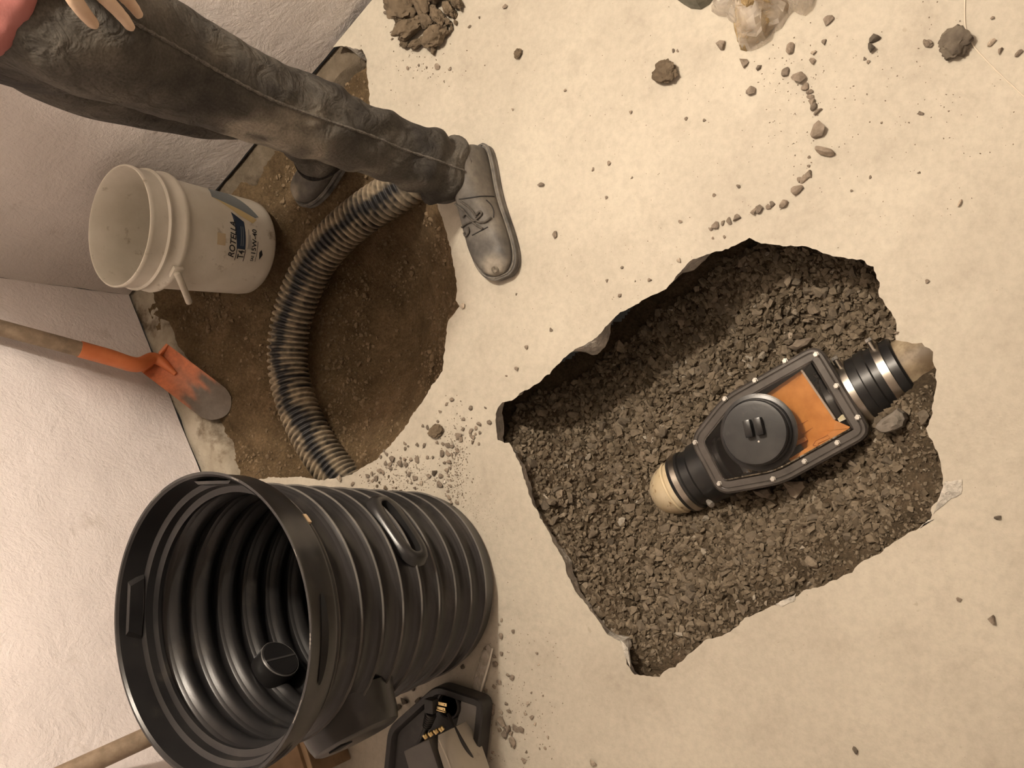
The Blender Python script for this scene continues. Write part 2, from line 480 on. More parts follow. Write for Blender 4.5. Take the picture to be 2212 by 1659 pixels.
# flaked patches where paint broke off along the edge: thin raised scab of bare concrete
def flake(pts, name='trim_1'):
    p = jag([px(*q) for q in pts], True, step=0.005, amp=0.002, seed=9.0)
    return prism(p, -0.004, 0.0012)
for k, pts in enumerate([[(2015, 1110), (2040, 1040), (2080, 1035), (2075, 1065), (2050, 1080)],
                         [(1985, 1140), (2005, 1122), (2018, 1122), (2000, 1132)],
                         [(1675, 1305), (1720, 1282), (1718, 1296), (1690, 1310)],
                         [(1340, 1380), (1356, 1400), (1362, 1440), (1350, 1415)]]):
    o = mk('trim_%d' % (k + 3), flake(pts), M['slab_edge'], smooth=False); struct(o); o['label'] = 'bare flaked concrete patch beside the broken slab edge'

# footings exposed in the corner pit
def footing(o, u, n, L, w, z, seed):
    V = []; F = []; k = int(L / 0.02); prof = [(0.0, z + 0.004), (w * 0.55, z + 0.002), (w * 0.86, z - 0.002), (w, z - 0.012), (w + 0.012, z - 0.05), (w + 0.02, z - 0.16)]
    for i in range(k + 1):
        s = L * i / k
        for d, h in prof:
            dd = d * (1 + 0.22 * fbm((s, d, seed), 5, 3)) if d else -0.01
            V.append(o + u * s + n * dd + np.array([0, 0, h + 0.006 * fbm((s, d, seed), 14, 3)]))
    m = len(prof)
    for i in range(k):
        for j in range(m - 1): F.append((i * m + j, (i + 1) * m + j, (i + 1) * m + j + 1, i * m + j + 1))
    return V, F
o = mk('trim_1', footing(ab(-0.01, 0), DA, DB, 1.25, 0.085, -0.035, 2.0), M['footing']); struct(o); o['label'] = 'pale concrete footing along the white wall in the dug corner'
o = mk('trim_2', footing(ab(0, -0.01), DB, DA, 1.45, 0.065, -0.04, 5.0), M['footing_dirty']); struct(o); o['label'] = 'muddy footing strip along the grey wall'

# ------------------------------------------------------------------ ground under the slab
def rbf(ctrl):
    P = np.array([px(x, y, z) for x, y, z in ctrl]); X = P[:, :2]; Z = P[:, 2]
    K = np.linalg.norm(X[:, None] - X[None], axis=2)
    n = len(X); A = np.zeros((n + 1, n + 1)); A[:n, :n] = K - 0.015 * np.eye(n); A[n, :n] = 1; A[:n, n] = 1
    w = np.linalg.solve(A, np.r_[Z, 0])
    return lambda q: np.linalg.norm(np.asarray(q)[:, None, :2] - X[None], axis=2) @ w[:n] + w[n]

PIT_CTRL = [(285, 640, -.025), (325, 600, -.03), (310, 690, -.03), (340, 740, -.04), (355, 520, -.035), (450, 405, -.035), (560, 280, -.035), (640, 185, -.045), (700, 130, -.06), (760, 200, -.07), (640, 260, -.07), (800, 330, -.08),
 (600, 500, -.07), (520, 560, -.065), (450, 700, -.07), (560, 820, -.09), (480, 900, -.075), (540, 980, -.075), (640, 1020, -.07), (470, 790, -.075), (400, 620, -.06),
 (905, 390, -.155), (855, 415, -.155), (790, 455, -.155), (730, 505, -.155), (680, 565, -.155), (645, 640, -.155), (625, 720, -.155), (625, 800, -.155), (645, 880, -.155), (680, 955, -.15), (725, 1015, -.14),
 (555, 720, -.10), (580, 620, -.10), (640, 520, -.09), (720, 440, -.085), (560, 800, -.10), (580, 890, -.10), (620, 970, -.09),
 (900, 560, -.30), (870, 650, -.35), (890, 740, -.32), (850, 820, -.265), (800, 900, -.21), (750, 970, -.15),
 (770, 640, -.25), (725, 740, -.23), (735, 840, -.21), (840, 540, -.27), (910, 470, -.2),
 (1010, 600, -.17), (1000, 740, -.15), (950, 860, -.12), (870, 960, -.09), (810, 1020, -.08), (970, 470, -.11), (930, 420, -.11)]
HOLE_CTRL = [(1230, 930, -.20), (1300, 1000, -.20), (1400, 900, -.235), (1500, 800, -.235), (1300, 830, -.24), (1200, 850, -.215),
 (1400, 720, -.24), (1520, 640, -.215), (1560, 700, -.235), (1620, 590, -.19), (1700, 560, -.165), (1700, 640, -.185), (1800, 640, -.175), (1760, 665, -.19), (1650, 668, -.20),
 (1850, 600, -.15), (1880, 660, -.16), (1760, 705, -.245), (1660, 715, -.25), (1850, 705, -.19), (1600, 745, -.235), (1920, 715, -.17),
 (1700, 900, -.25), (1560, 900, -.24), (1450, 1050, -.215), (1600, 1100, -.215), (1800, 980, -.21), (1350, 1150, -.17),
 (1400, 1300, -.12), (1500, 1250, -.145), (1550, 1350, -.09), (1700, 1200, -.14), (1650, 1280, -.10), (1800, 1200, -.095), (1800, 1100, -.15), (1900, 1150, -.08), (2010, 1060, -.065),
 (1950, 1000, -.12), (2000, 880, -.08), (1900, 940, -.16), (1960, 760, -.19), (2000, 800, -.15), (1990, 930, -.085), (1960, 1100, -.075), (1128, 985, -.06), (1150, 1050, -.045), (1172, 1095, -.04), (1205, 1160, -.04), (1240, 1230, -.04), (1265, 1280, -.04), (1310, 1345, -.04), (1365, 1430, -.045), (1230, 1100, -.11), (1290, 1220, -.10), (1180, 1010, -.11), (1420, 1430, -.05), (1500, 1380, -.055), (1110, 945, -.08), (1095, 920, -.10)]
PITZ, HOLEZ = rbf(PIT_CTRL), rbf(HOLE_CTRL)

def ground(name, o, u, v, nu, nv, step, zf, poly, rough, m, capz=-0.052):
    I, J = np.meshgrid(np.arange(nu), np.arange(nv)); P = o + u * (I.ravel() * step)[:, None] + v * (J.ravel() * step)[:, None]
    ins = inside(poly, P); ed = edge_dist(poly, P)
    Z = zf(P)
    Z = np.array([z + rough(p) for z, p in zip(Z, P)])
    cap = np.where(ins, capz + np.minimum(ed * 0.5, 0.034), -TH - 0.004)
    Z = np.minimum(Z, cap)
    V = np.c_[P[:, :2], Z]
    F = []
    keep = ins | (ed < 0.085); keep = keep.reshape(nv, nu)
    for j in range(nv - 1):
        for i in range(nu - 1):
            if keep[j, i] and keep[j, i + 1] and keep[j + 1, i] and keep[j + 1, i + 1]:
                a = j * nu + i; F.append((a, a + 1, a + nu + 1, a + nu))
    used = np.zeros(len(V), bool); used[np.array(F).ravel()] = True; idx = np.cumsum(used) - 1
    return mk(name, (V[used], [tuple(int(idx[i]) for i in f) for f in F]), m, sharp=None), V[used]

def rough_pit(p):
    r = 0.012 * fbm((p[0], p[1], 1.3), 7, 3) + 0.007 * fbm((p[0], p[1], 4.0), 30, 3)
    c = mnoise.cell(Vector((p[0] * 60, p[1] * 60, 0))) * 0.004
    return r + c * max(0, mnoise.noise(Vector((p[0] * 6, p[1] * 6, 8))))
def rough_hole(p):
    return 0.008 * fbm((p[0], p[1], 2.3), 9, 3) + 0.006 * fbm((p[0], p[1], 5.0), 40, 3)
soil, _ = ground('soil_bed', ab(-0.03, -0.03), DA, DB, 180, 240, 0.0065, PITZ, PITPOLY, rough_pit, M['soil'])
tag(soil, 'brown soil bed dug out in the corner under the corrugated pipe', 'soil', kind='stuff')
lo_ = HOLE.min(0) - 0.15; hi_ = HOLE.max(0) + 0.15
gbed, GV = ground('gravel_bed', np.r_[lo_, 0], np.array([1, 0, 0.]), np.array([0, 1, 0.]), int((hi_[0] - lo_[0]) / 0.0075), int((hi_[1] - lo_[1]) / 0.0075), 0.0075, HOLEZ, HOLE, rough_hole, M['gravel_soil'], -0.03)
tag(gbed, 'dark earth under the gravel in the hole with the valve', 'soil', kind='stuff')

# ------------------------------------------------------------------ stones
def stone_base(seed, npt=13, sharp=1.0):
    r = np.random.default_rng(seed); v = r.normal(size=(npt, 3)); v /= np.linalg.norm(v, axis=1)[:, None]
    v *= (0.5 * r.uniform(0.82, 1.0, npt))[:, None]; v *= np.array([1.0, r.uniform(0.6, 0.95), r.uniform(0.45, 0.75)])
    b = bmesh.new(); [b.verts.new(q) for q in v]
    res = bmesh.ops.convex_hull(b, input=b.verts)
    bmesh.ops.delete(b, geom=[g for g in res['geom_interior'] if isinstance(g, bmesh.types.BMVert)], context='VERTS')
    bmesh.ops.bevel(b, geom=list(b.edges), offset=0.03, segments=1, affect='EDGES', clamp_overlap=True) if sharp < 1 else None
    b.verts.index_update(); b.normal_update()
    V = np.array([q.co[:] for q in b.verts]); F = [tuple(q.index for q in f.verts) for f in b.faces]; b.free()
    return V, F
STONES = [stone_base(s, 12) for s in range(14)]
ROUND = [stone_base(100 + s, 15, 0.5) for s in range(12)]
def clod_base(seed):
    b = bmesh.new(); bmesh.ops.create_icosphere(b, subdivisions=4, radius=0.5); r = random.Random(seed); o = Vector((r.uniform(0, 50), r.uniform(0, 50), r.uniform(0, 50)))
    fl = (1.0, r.uniform(.7, .95), r.uniform(.5, .65))
    for v in b.verts:
        n = v.co.normalized()
        k = 1 + 0.42 * mnoise.noise(n * 1.4 + o) + 0.26 * (abs(mnoise.noise(n * 3.2 + o)) - .2) + 0.14 * mnoise.noise(n * 8 + o) + 0.07 * mnoise.noise(n * 18 + o)
        v.co = Vector((n.x * fl[0], n.y * fl[1], n.z * fl[2])) * 0.5 * k
    b.verts.index_update(); V = np.array([q.co[:] for q in b.verts]); F = [tuple(q.index for q in f.verts) for f in b.faces]; b.free()
    return V, F
CLODS = [clod_base(40 + k) for k in range(8)]
KIND = {'a': STONES, 'r': ROUND, 'c': CLODS}
STONE_ME = {}
def stone_mesh(kind, k, m):
    key = (kind, k, m)
    if key not in STONE_ME:
        V, F = KIND[kind][k]
        me = bpy.data.meshes.new('stone'); me.from_pydata(V.tolist(), [], F); me.materials.append(M[m]); me.update()
        if kind != 'a': me.shade_smooth(); me.set_sharp_from_angle(angle=math.radians(28 if kind == 'r' else 60))
        STONE_ME[key] = me
    return STONE_ME[key]

def put_stone(name, p, size, m, label, cat, group=None, ang=None, asp=1.0, flat=1.0, kind='r', k=None, tilt=0.25):
    """a stone resting on p; size = long diameter in metres"""
    k = random.randrange(8 if kind == 'c' else 12) if k is None else k
    o = bpy.data.objects.new(name, stone_mesh(kind, k, m)); COL.objects.link(o)
    o.rotation_euler = (random.uniform(-tilt, tilt), random.uniform(-tilt, tilt), random.uniform(0, 6.28) if ang is None else ang)
    o.scale = (size, size * asp, size * flat)
    V = np.array(KIND[kind][k][0]) * np.array(o.scale)
    R = np.array(o.rotation_euler.to_matrix()); zmin = (V @ R.T)[:, 2].min()
    o.location = (p[0], p[1], p[2] - zmin - 0.0006)
    return tag(o, label, cat, group)

def mpp(p): return np.linalg.norm(np.asarray(p) - np.array([0, 0, CAMH])) / FPX     # metres per pixel at a point

# gravel filling the hole
VALVE_AX0, VALVE_AX1 = px(1474, 1046, -0.195), px(1972, 788, -0.19)
NG = 15000
cand = np.c_[rng.uniform(HOLE[:, 0].min() - .03, HOLE[:, 0].max() + .03, NG * 2), rng.uniform(HOLE[:, 1].min() - .03, HOLE[:, 1].max() + .03, NG * 2)]
ins = inside(HOLE, cand) | (edge_dist(HOLE, cand) < 0.03)
cand = cand[ins]
GZ = HOLEZ(cand)
gx = np.array([to_px((p[0], p[1], z)) for p, z in zip(cand, GZ)])
# finer dirt to the right and lower right of the hole, coarser stones left and below
fine = smoothstep(0.30, 0.62, np.array([0.5 + 0.35 * fbm((p[0], p[1], 3.0), 4, 2) for p in cand]) * 0.5 + 0.5 * smoothstep(0, 330, (gx[:, 0] - 1180) * 0.42 + (gx[:, 1] - 1000) * 0.72 - 250) + 0.25 * smoothstep(1900, 1980, gx[:, 0]))
keep = rng.uniform(size=len(cand)) > fine * 0.45
cand, GZ, gx, fine = cand[keep], GZ[keep], gx[keep], fine[keep]
axd = nz((VALVE_AX1 - VALVE_AX0)[:2]); rel = cand - VALVE_AX0[:2]; al = rel @ axd; pe = np.abs(rel @ np.array([-axd[1], axd[0]]))
under = (al > -0.03) & (al < 0.53) & (pe < 0.05)
sz = np.exp(rng.normal(math.log(0.0135), 0.36, len(cand))) * (1 - 0.45 * fine); sz = np.clip(sz, 0.005, 0.034)
order = np.argsort(-sz * (~under)); big = order[:300]
bigset = np.zeros(len(cand), bool); bigset[big] = True
gl = 'grey-brown gravel stone lying in the gravel bed of the valve hole'
inh = inside(HOLE, cand) & (edge_dist(HOLE, cand) > 0.008)
Vs, Fs, Ts, n0 = [], [], [], 0
for i in range(len(cand)):
    z = min(GZ[i] + rough_hole(cand[i]), -0.03 if inh[i] else -0.058); s = sz[i]
    if under[i]: continue
    if bigset[i]:
        put_stone('gravel_stone', (cand[i][0], cand[i][1], z - 0.18 * s), s * 1.1, 'gravel', gl, 'stone', 'larger stones of the gravel bed', kind='a', tilt=0.7)
        continue
    V, F = STONES[i % 14]
    a = rng.uniform(0, 6.28, 3); ca, sa = math.cos(a[0]), math.sin(a[0]); cb_, sb_ = math.cos(a[1] * 0.25 - 0.78), math.sin(a[1] * 0.25 - 0.78)
    Rm = np.array([[ca, -sa, 0], [sa, ca, 0], [0, 0, 1]]) @ np.array([[1, 0, 0], [0, cb_, -sb_], [0, sb_, cb_]])
    W = (V * s) @ Rm.T + np.array([cand[i][0], cand[i][1], z + s * rng.uniform(-0.05, 0.32)])
    Vs.append(W); Fs += [tuple(q + n0 for q in f) for f in F]; n0 += len(V); Ts.append(np.full(len(V), rng.uniform()))
def tint_mat():
    m, nt, b = new_mat('gravel_fill')
    a = nt.nodes.new('ShaderNodeAttribute'); a.attribute_name = 'tint'
    c = ramp_node(nt, a.outputs['Fac'], [(0.0, (0.105, 0.082, 0.056, 1)), (0.5, (0.16, 0.127, 0.09, 1)), (0.9, (0.205, 0.166, 0.12, 1)), (0.985, (0.24, 0.20, 0.15, 1)), (1.0, (0.42, 0.38, 0.32, 1))])
    g = ramp_node(nt, noise_node(nt, 120, 4), [(0.3, (0.8, 0.8, 0.8, 1)), (0.7, (1.12, 1.12, 1.1, 1))])
    nt.links.new(mixc(nt, 1.0, c, g, 'MULTIPLY'), b.inputs['Base Color']); b.inputs['Roughness'].default_value = 0.9; b.inputs['Specular IOR Level'].default_value = 0.2
    bump_node(nt, b, noise_node(nt, 200, 4), 0.4, 0.003)
    return m
M['gravel_fill'] = tint_mat()
gf = mk('gravel_fill', (np.concatenate(Vs), Fs), M['gravel_fill'], smooth=False)
set_attr(gf, 'tint', np.concatenate(Ts))
tag(gf, 'small crushed gravel filling the hole around the valve', 'gravel', kind='stuff')

# crumbs of earth scattered on the soil bed of the corner pit
Vs, Fs, Ts, n0 = [], [], [], 0
pc = np.array([ab(a, b)[:2] for a, b in zip(rng.uniform(0.05, 1.0, 11000), rng.uniform(0.05, 1.35, 11000))]); pc = pc[inside(PITPOLY, pc)]
PZ = PITZ(pc)
for i, (p, z) in enumerate(zip(pc, PZ)):
    q = to_px((p[0], p[1], z))
    dens = 0.10 + 0.9 * max(0, 0.2 + 1.8 * fbm((p[0], p[1], 7), 5, 2))
    if 690 < q[0] < 800 and 560 < q[1] < 1000: dens += 0.8
    if rng.uniform() > dens: continue
    s = float(np.clip(math.exp(rng.normal(math.log(0.008), 0.45)), 0.003, 0.024)); V, F = ROUND[i % 12]
    a = rng.uniform(0, 6.28); ca, sa = math.cos(a), math.sin(a)
    W = (V * s) @ np.array([[ca, -sa, 0], [sa, ca, 0], [0, 0, 1]]).T + np.array([p[0], p[1], min(z + rough_pit(p), -0.054) + 0.1 * s])
    Vs.append(W); Fs += [tuple(k + n0 for k in f) for f in F]; n0 += len(V); Ts.append(np.full(len(V), rng.uniform() * 0.97))
M['crumb'] = mat('soil_crumb', (0.16, 0.112, 0.064, 1), (0.24, 0.17, 0.10, 1), 18, 0.95, bump=0.6, bscale=150, bdist=0.004)
cr_ = mk('soil_crumbs', (np.concatenate(Vs), Fs), M['crumb'], smooth=True)
tag(cr_, 'crumbs of brown earth scattered over the dug soil bed', 'soil', kind='stuff')
# ------------------------------------------------------------------ corrugated drain pipe across the pit
def pipe_obj():
    cl = [px(x, y, -0.113) for x, y in [(985, 300), (905, 378), (855, 415), (792, 456), (732, 506), (682, 566), (646, 640), (624, 720), (623, 800), (644, 880), (682, 958), (728, 1022), (790, 1080)]]
    n = 900; P = spline(cl, n); L = np.sum(np.linalg.norm(np.diff(P, axis=0), axis=1)); s = np.linspace(0, L, n)
    ph = 2 * math.pi * s / 0.0172
    r = 0.0505 + 0.0052 * np.tanh(2.0 * np.sin(ph))
    T, S, U = frames_along(P); seg = 36; a = np.linspace(0, 2 * math.pi, seg, endpoint=False)
    rings = [P[i] + r[i] * (np.outer(np.cos(a), S[i]) + np.outer(np.sin(a), U[i])) for i in range(n)]
    o = mk('drain_pipe', loft(rings), None, base=P[n // 2] - np.array([0, 0, 0.056]), sharp=None)
    # clay coat: everywhere on crests except the inner (pit) side, blackened by wear and painted-in shade
    side = np.array([-1.0, 0, 0])
    coat = []
    for i in range(n):
        out = np.cross(T[i], np.array([0, 0, 1.0])); out = -nz(out)
        for k in range(seg):
            d = math.cos(a[k]) * S[i] + math.sin(a[k]) * U[i]
            lat = d.dot(out)                               # -1 .. 1 across the pipe
            p = rings[i][k]
            w = 0.5 + 0.9 * mnoise.noise(Vector((s[i] * 14, lat * 2.2, 3))) + 0.6 * mnoise.noise(Vector((s[i] * 60, lat * 9, 7)))
            mid = 0.95 * math.exp(-((lat - (0.35 + 0.25 * mnoise.noise(Vector((s[i] * 3, 0, 1))))) / 0.28) ** 2) + 0.35 * max(0, lat - 0.5)
            cst = 0.25 * math.tanh(2 * math.sin(ph[i]))
            coat.append(min(1, max(0, (w + 0.35 + cst - 1.6 * mid))))
    set_attr(o, 'wear', coat)
    o.data.materials.append(attr_mat('muddy_black_plastic', 'wear', (0.018, 0.017, 0.018, 1), (0.34, 0.275, 0.19, 1), 0.55, bump=0.4, bscale=180, bdist=0.002, scale=80, var=0.35, rough1=0.9))
    return tag(o, 'black corrugated drain pipe caked with clay curving across the pit', 'pipe')
pipe_obj()

# ------------------------------------------------------------------ white bucket
def bucket():
    zb = -0.055; zb = float(max(PITZ(px(540, 536, zb)[None] + np.array([[dx, dy, 0] for dx in (-.08, 0, .08) for dy in (-.08, 0, .08)])))) + 0.006; B0 = px(540, 536, zb); T0 = px(254, 488, zb + 0.372)
    ax = nz(T0 - B0); H = 0.372
    t = thing('bucket', 'dirty white plastic bucket with printed label standing in the soil corner', 'bucket', B0)
    ms = mat('bucket_plastic', (0.56, 0.52, 0.44, 1), (0.66, 0.62, 0.54, 1), 9, 0.38, bump=0.12, bscale=60, bdist=0.004, dirt=(0.30, 0.25, 0.18, 1), dscale=22, dlo=0.60, dhi=0.72)
    R0, R1 = 0.128, 0.143
    rr = lambda h: R0 + (R1 - R0) * h / H
    outer = [(0.0, 0.002), (0.108, 0.002), (0.120, 0.004), (0.1265, 0.012), (rr(0.03), 0.03), (rr(0.10), 0.10), (rr(0.18), 0.18), (rr(0.262), 0.262), (rr(0.27) + .001, 0.270),
             (rr(.28) + .010, 0.274), (rr(.28) + .0115, 0.280), (rr(.29) + .0105, 0.286), (rr(.29) + .005, 0.291), (rr(.31) + .0045, 0.313), (rr(.31) + .009, 0.317), (rr(.31) + .0095, 0.322), (rr(.32) + .004, 0.326),
             (rr(.345) + .0035, 0.350), (rr(.36) + .005, 0.362), (rr(H) + .006, H - .003), (rr(H) + .004, H), (rr(H) + .001, H), (rr(H) - .001, H - .004)]
    inner = [(rr(0.30) - .003, 0.30), (rr(0.1) - .003, 0.10), (0.124, 0.012), (0.11, 0.006), (0.0, 0.006)]
    mk('body', lathe(outer + inner, B0, ax, 72), ms, t, sharp=50)
    s, u, d = frame(ax, (1, 0, 0))
    def az(x, y, h):                                       # azimuth seen at a pixel at height h
        p = px(x, y, B0[2] + h * ax[2]); c = B0 + ax * h
        o = np.array([0, 0, CAMH]); r = ray(x, y); R = rr(h)
        w = o - c; w2 = w - w.dot(ax) * ax; r2 = r - r.dot(ax) * ax
        A = r2.dot(r2); Bq = 2 * w2.dot(r2); Cq = w2.dot(w2) - R * R; D = Bq * Bq - 4 * A * Cq
        tt = (-Bq - math.sqrt(max(D, 0))) / (2 * A); q = o + r * tt
        hh = (q - B0).dot(ax); e = q - B0 - ax * hh
        return math.atan2(e.dot(u), e.dot(s)), hh
    def surf(a, h, off=0.0):
        return B0 + ax * h + (s * math.cos(a) + u * math.sin(a)) * (rr(h) + off)
    sgn = 1.0 if (az(520, 480, .1)[0] - az(520, 540, .1)[0]) > 0 else -1.0
    a0, h0 = az(500, 556, 0.10)                            # left end of the brand line
    W = az(500, 478, 0.10)[0]; wid = abs((W - a0)) * rr(.1)
    def patch(name, poly, m, off, parent=None):
        """flat print: polygon in (arc metres from a0, height) subdivided onto the cone"""
        P = np.array(poly, float); c = P.mean(0); rings = [c + (P - c) * k for k in (0.5, 1.0)]
        dense = lambda Q: np.concatenate([Q[i] + (Q[(i + 1) % len(Q)] - Q[i]) * np.linspace(0, 1, 8, endpoint=False)[:, None] for i in range(len(Q))])
        r1 = dense(rings[0]); r2 = dense(rings[1]); V = [surf(a0 + sgn * x / rr(h), h, off) for x, h in np.vstack([c[None], r1, r2])]; n = len(r1)
        F = [(0, 1 + k, 1 + (k + 1) % n) for k in range(n)] + [(1 + k, 1 + n + k, 1 + n + (k + 1) % n, 1 + (k + 1) % n) for k in range(n)]
        return mk(name, (V, F), m, parent or t, smooth=True, sharp=None)
    def text(name, body, x, h, size, m, off=0.0012, width=None, shear=0.0, parent=None):
        cu_ = bpy.data.curves.new('print', 'FONT'); cu_.body = body; cu_.size = size; cu_.shear = shear; cu_.offset = size * 0.02
        ob = bpy.data.objects.new('print', cu_); COL.objects.link(ob)
        bpy.context.view_layer.update()
        me_ = bpy.data.meshes.new_from_object(ob.evaluated_get(bpy.context.evaluated_depsgraph_get()))
        bpy.data.objects.remove(ob); bpy.data.curves.remove(cu_)
        v = np.array([q.co[:] for q in me_.vertices]); f = [tuple(p.vertices) for p in me_.polygons]; bpy.data.meshes.remove(me_)
        if width: v[:, 0] *= width / (v[:, 0].max() - min(0, v[:, 0].min()))
        return mk(name, ([surf(a0 + sgn * (x + q[0]) / rr(h), h + q[1], off) for q in v], f), m, parent or t, smooth=False)
    ink = mat('black_ink', (0.02, 0.02, 0.022, 1), rough=0.5); navy = mat('navy_ink', (0.018, 0.035, 0.07, 1), rough=0.5)
    steel = mat('grey_blue_ink', (0.17, 0.19, 0.20, 1), rough=0.5); yel = mat('faded_yellow_ink', (0.55, 0.43, 0.22, 1), rough=0.5)
    white = mat('white_ink', (0.62, 0.6, 0.55, 1), rough=0.5)
    L = wid
    text('brand_lettering', 'ROTELLA', 0, h0 - 0.003, 0.024, ink, width=L, shear=0.25)
    hb = h0 - 0.008
    patch('navy_band', [(0.27 * L, hb), (1.30 * L, hb + 0.012), (1.05 * L, hb - 0.022), (0.27 * L, hb - 0.026)], navy, 0.0008)
    text('grade_lettering', 'T4', 0.0, hb - 0.024, 0.026, ink, width=0.24 * L)
    patch('rule', [(-0.06 * L, hb - 0.0005), (0.27 * L, hb - .0005), (0.27 * L, hb - 0.0025), (-0.06 * L, hb - .0025)], ink, 0.0008)
    patch('rule', [(-0.06 * L, hb - 0.026), (0.27 * L, hb - .026), (0.27 * L, hb - 0.028), (-0.06 * L, hb - .028)], ink, 0.0008)
    for k in range(3):
        patch('fine_print', [(0.30 * L, hb - 0.033 - .004 * k), ((0.85 - .15 * k) * L, hb - .033 - .004 * k), ((0.85 - .15 * k) * L, hb - 0.0345 - .004 * k), (0.30 * L, hb - .0345 - .004 * k)], steel, 0.0008)
    for k in range(2):
        patch('band_fine_print', [(0.36 * L, hb - 0.010 - .006 * k), (0.9 * L, hb - .009 - .006 * k), (0.9 * L, hb - 0.0115 - .006 * k), (0.36 * L, hb - .0125 - .006 * k)], steel, 0.0012)
    text('viscosity_lettering', 'SAE', -0.02 * L, hb - 0.056, 0.012, ink, width=0.16 * L)
    text('viscosity_lettering', '15W-40', 0.16 * L, hb - 0.058, 0.019, ink, width=0.72 * L)
    patch('rule', [(-0.02 * L, hb - 0.062), (0.55 * L, hb - .062), (0.55 * L, hb - 0.0635), (-0.02 * L, hb - .0635)], ink, 0.0008)
    patch('smudge', [(0.05 * L, hb - 0.074), (0.25 * L, hb - .070), (0.34 * L, hb - 0.076), (0.2 * L, hb - .082)], ink, 0.0008)
    patch('swoosh', [(1.75 * L, h0 + 0.045), (2.3 * L, h0 + 0.03), (2.3 * L, h0 - 0.03), (1.3 * L, hb - 0.075), (1.25 * L, hb - 0.062), (1.45 * L, hb - 0.02)], steel, 0.0008)
    patch('swoosh', [(1.55 * L, h0 + 0.02), (1.75 * L, h0 + 0.045), (1.45 * L, hb - 0.02), (1.2 * L, hb - 0.066), (1.05 * L, hb - 0.05), (1.25 * L, hb - 0.01)], yel, 0.0007)
    patch('sticker_stain', [(0.30 * L, h0 + 0.050), (0.62 * L, h0 + 0.052), (0.62 * L, h0 + 0.028), (0.30 * L, h0 + 0.026)], mat('tan_stain', (0.50, 0.40, 0.26, 1), rough=0.6), 0.0006)
    # handle lug and plastic grip hanging down the side
    a1, h1 = az(388, 582, 0.28)
    e = s * math.cos(a1) + u * math.sin(a1); tn = np.cross(ax, e); c = surf(a1, 0.282, 0.013)
    lug = mk('handle_lug', obox(c, tn * 0.016, ax * 0.013, e * 0.006, 0.003), ms, t)
    p0 = c + e * 0.006; p1 = px(408, 652, 0.16)
    bm_ = mat('handle_plastic', (0.50, 0.46, 0.38, 1), (0.6, 0.56, 0.48, 1), 30, 0.45)
    mk('handle', tube([p0, p0 + e * 0.012, (p0 + p1) / 2 + e * 0.01, p1], 0.0085, 10, 14), bm_, t)
bucket()

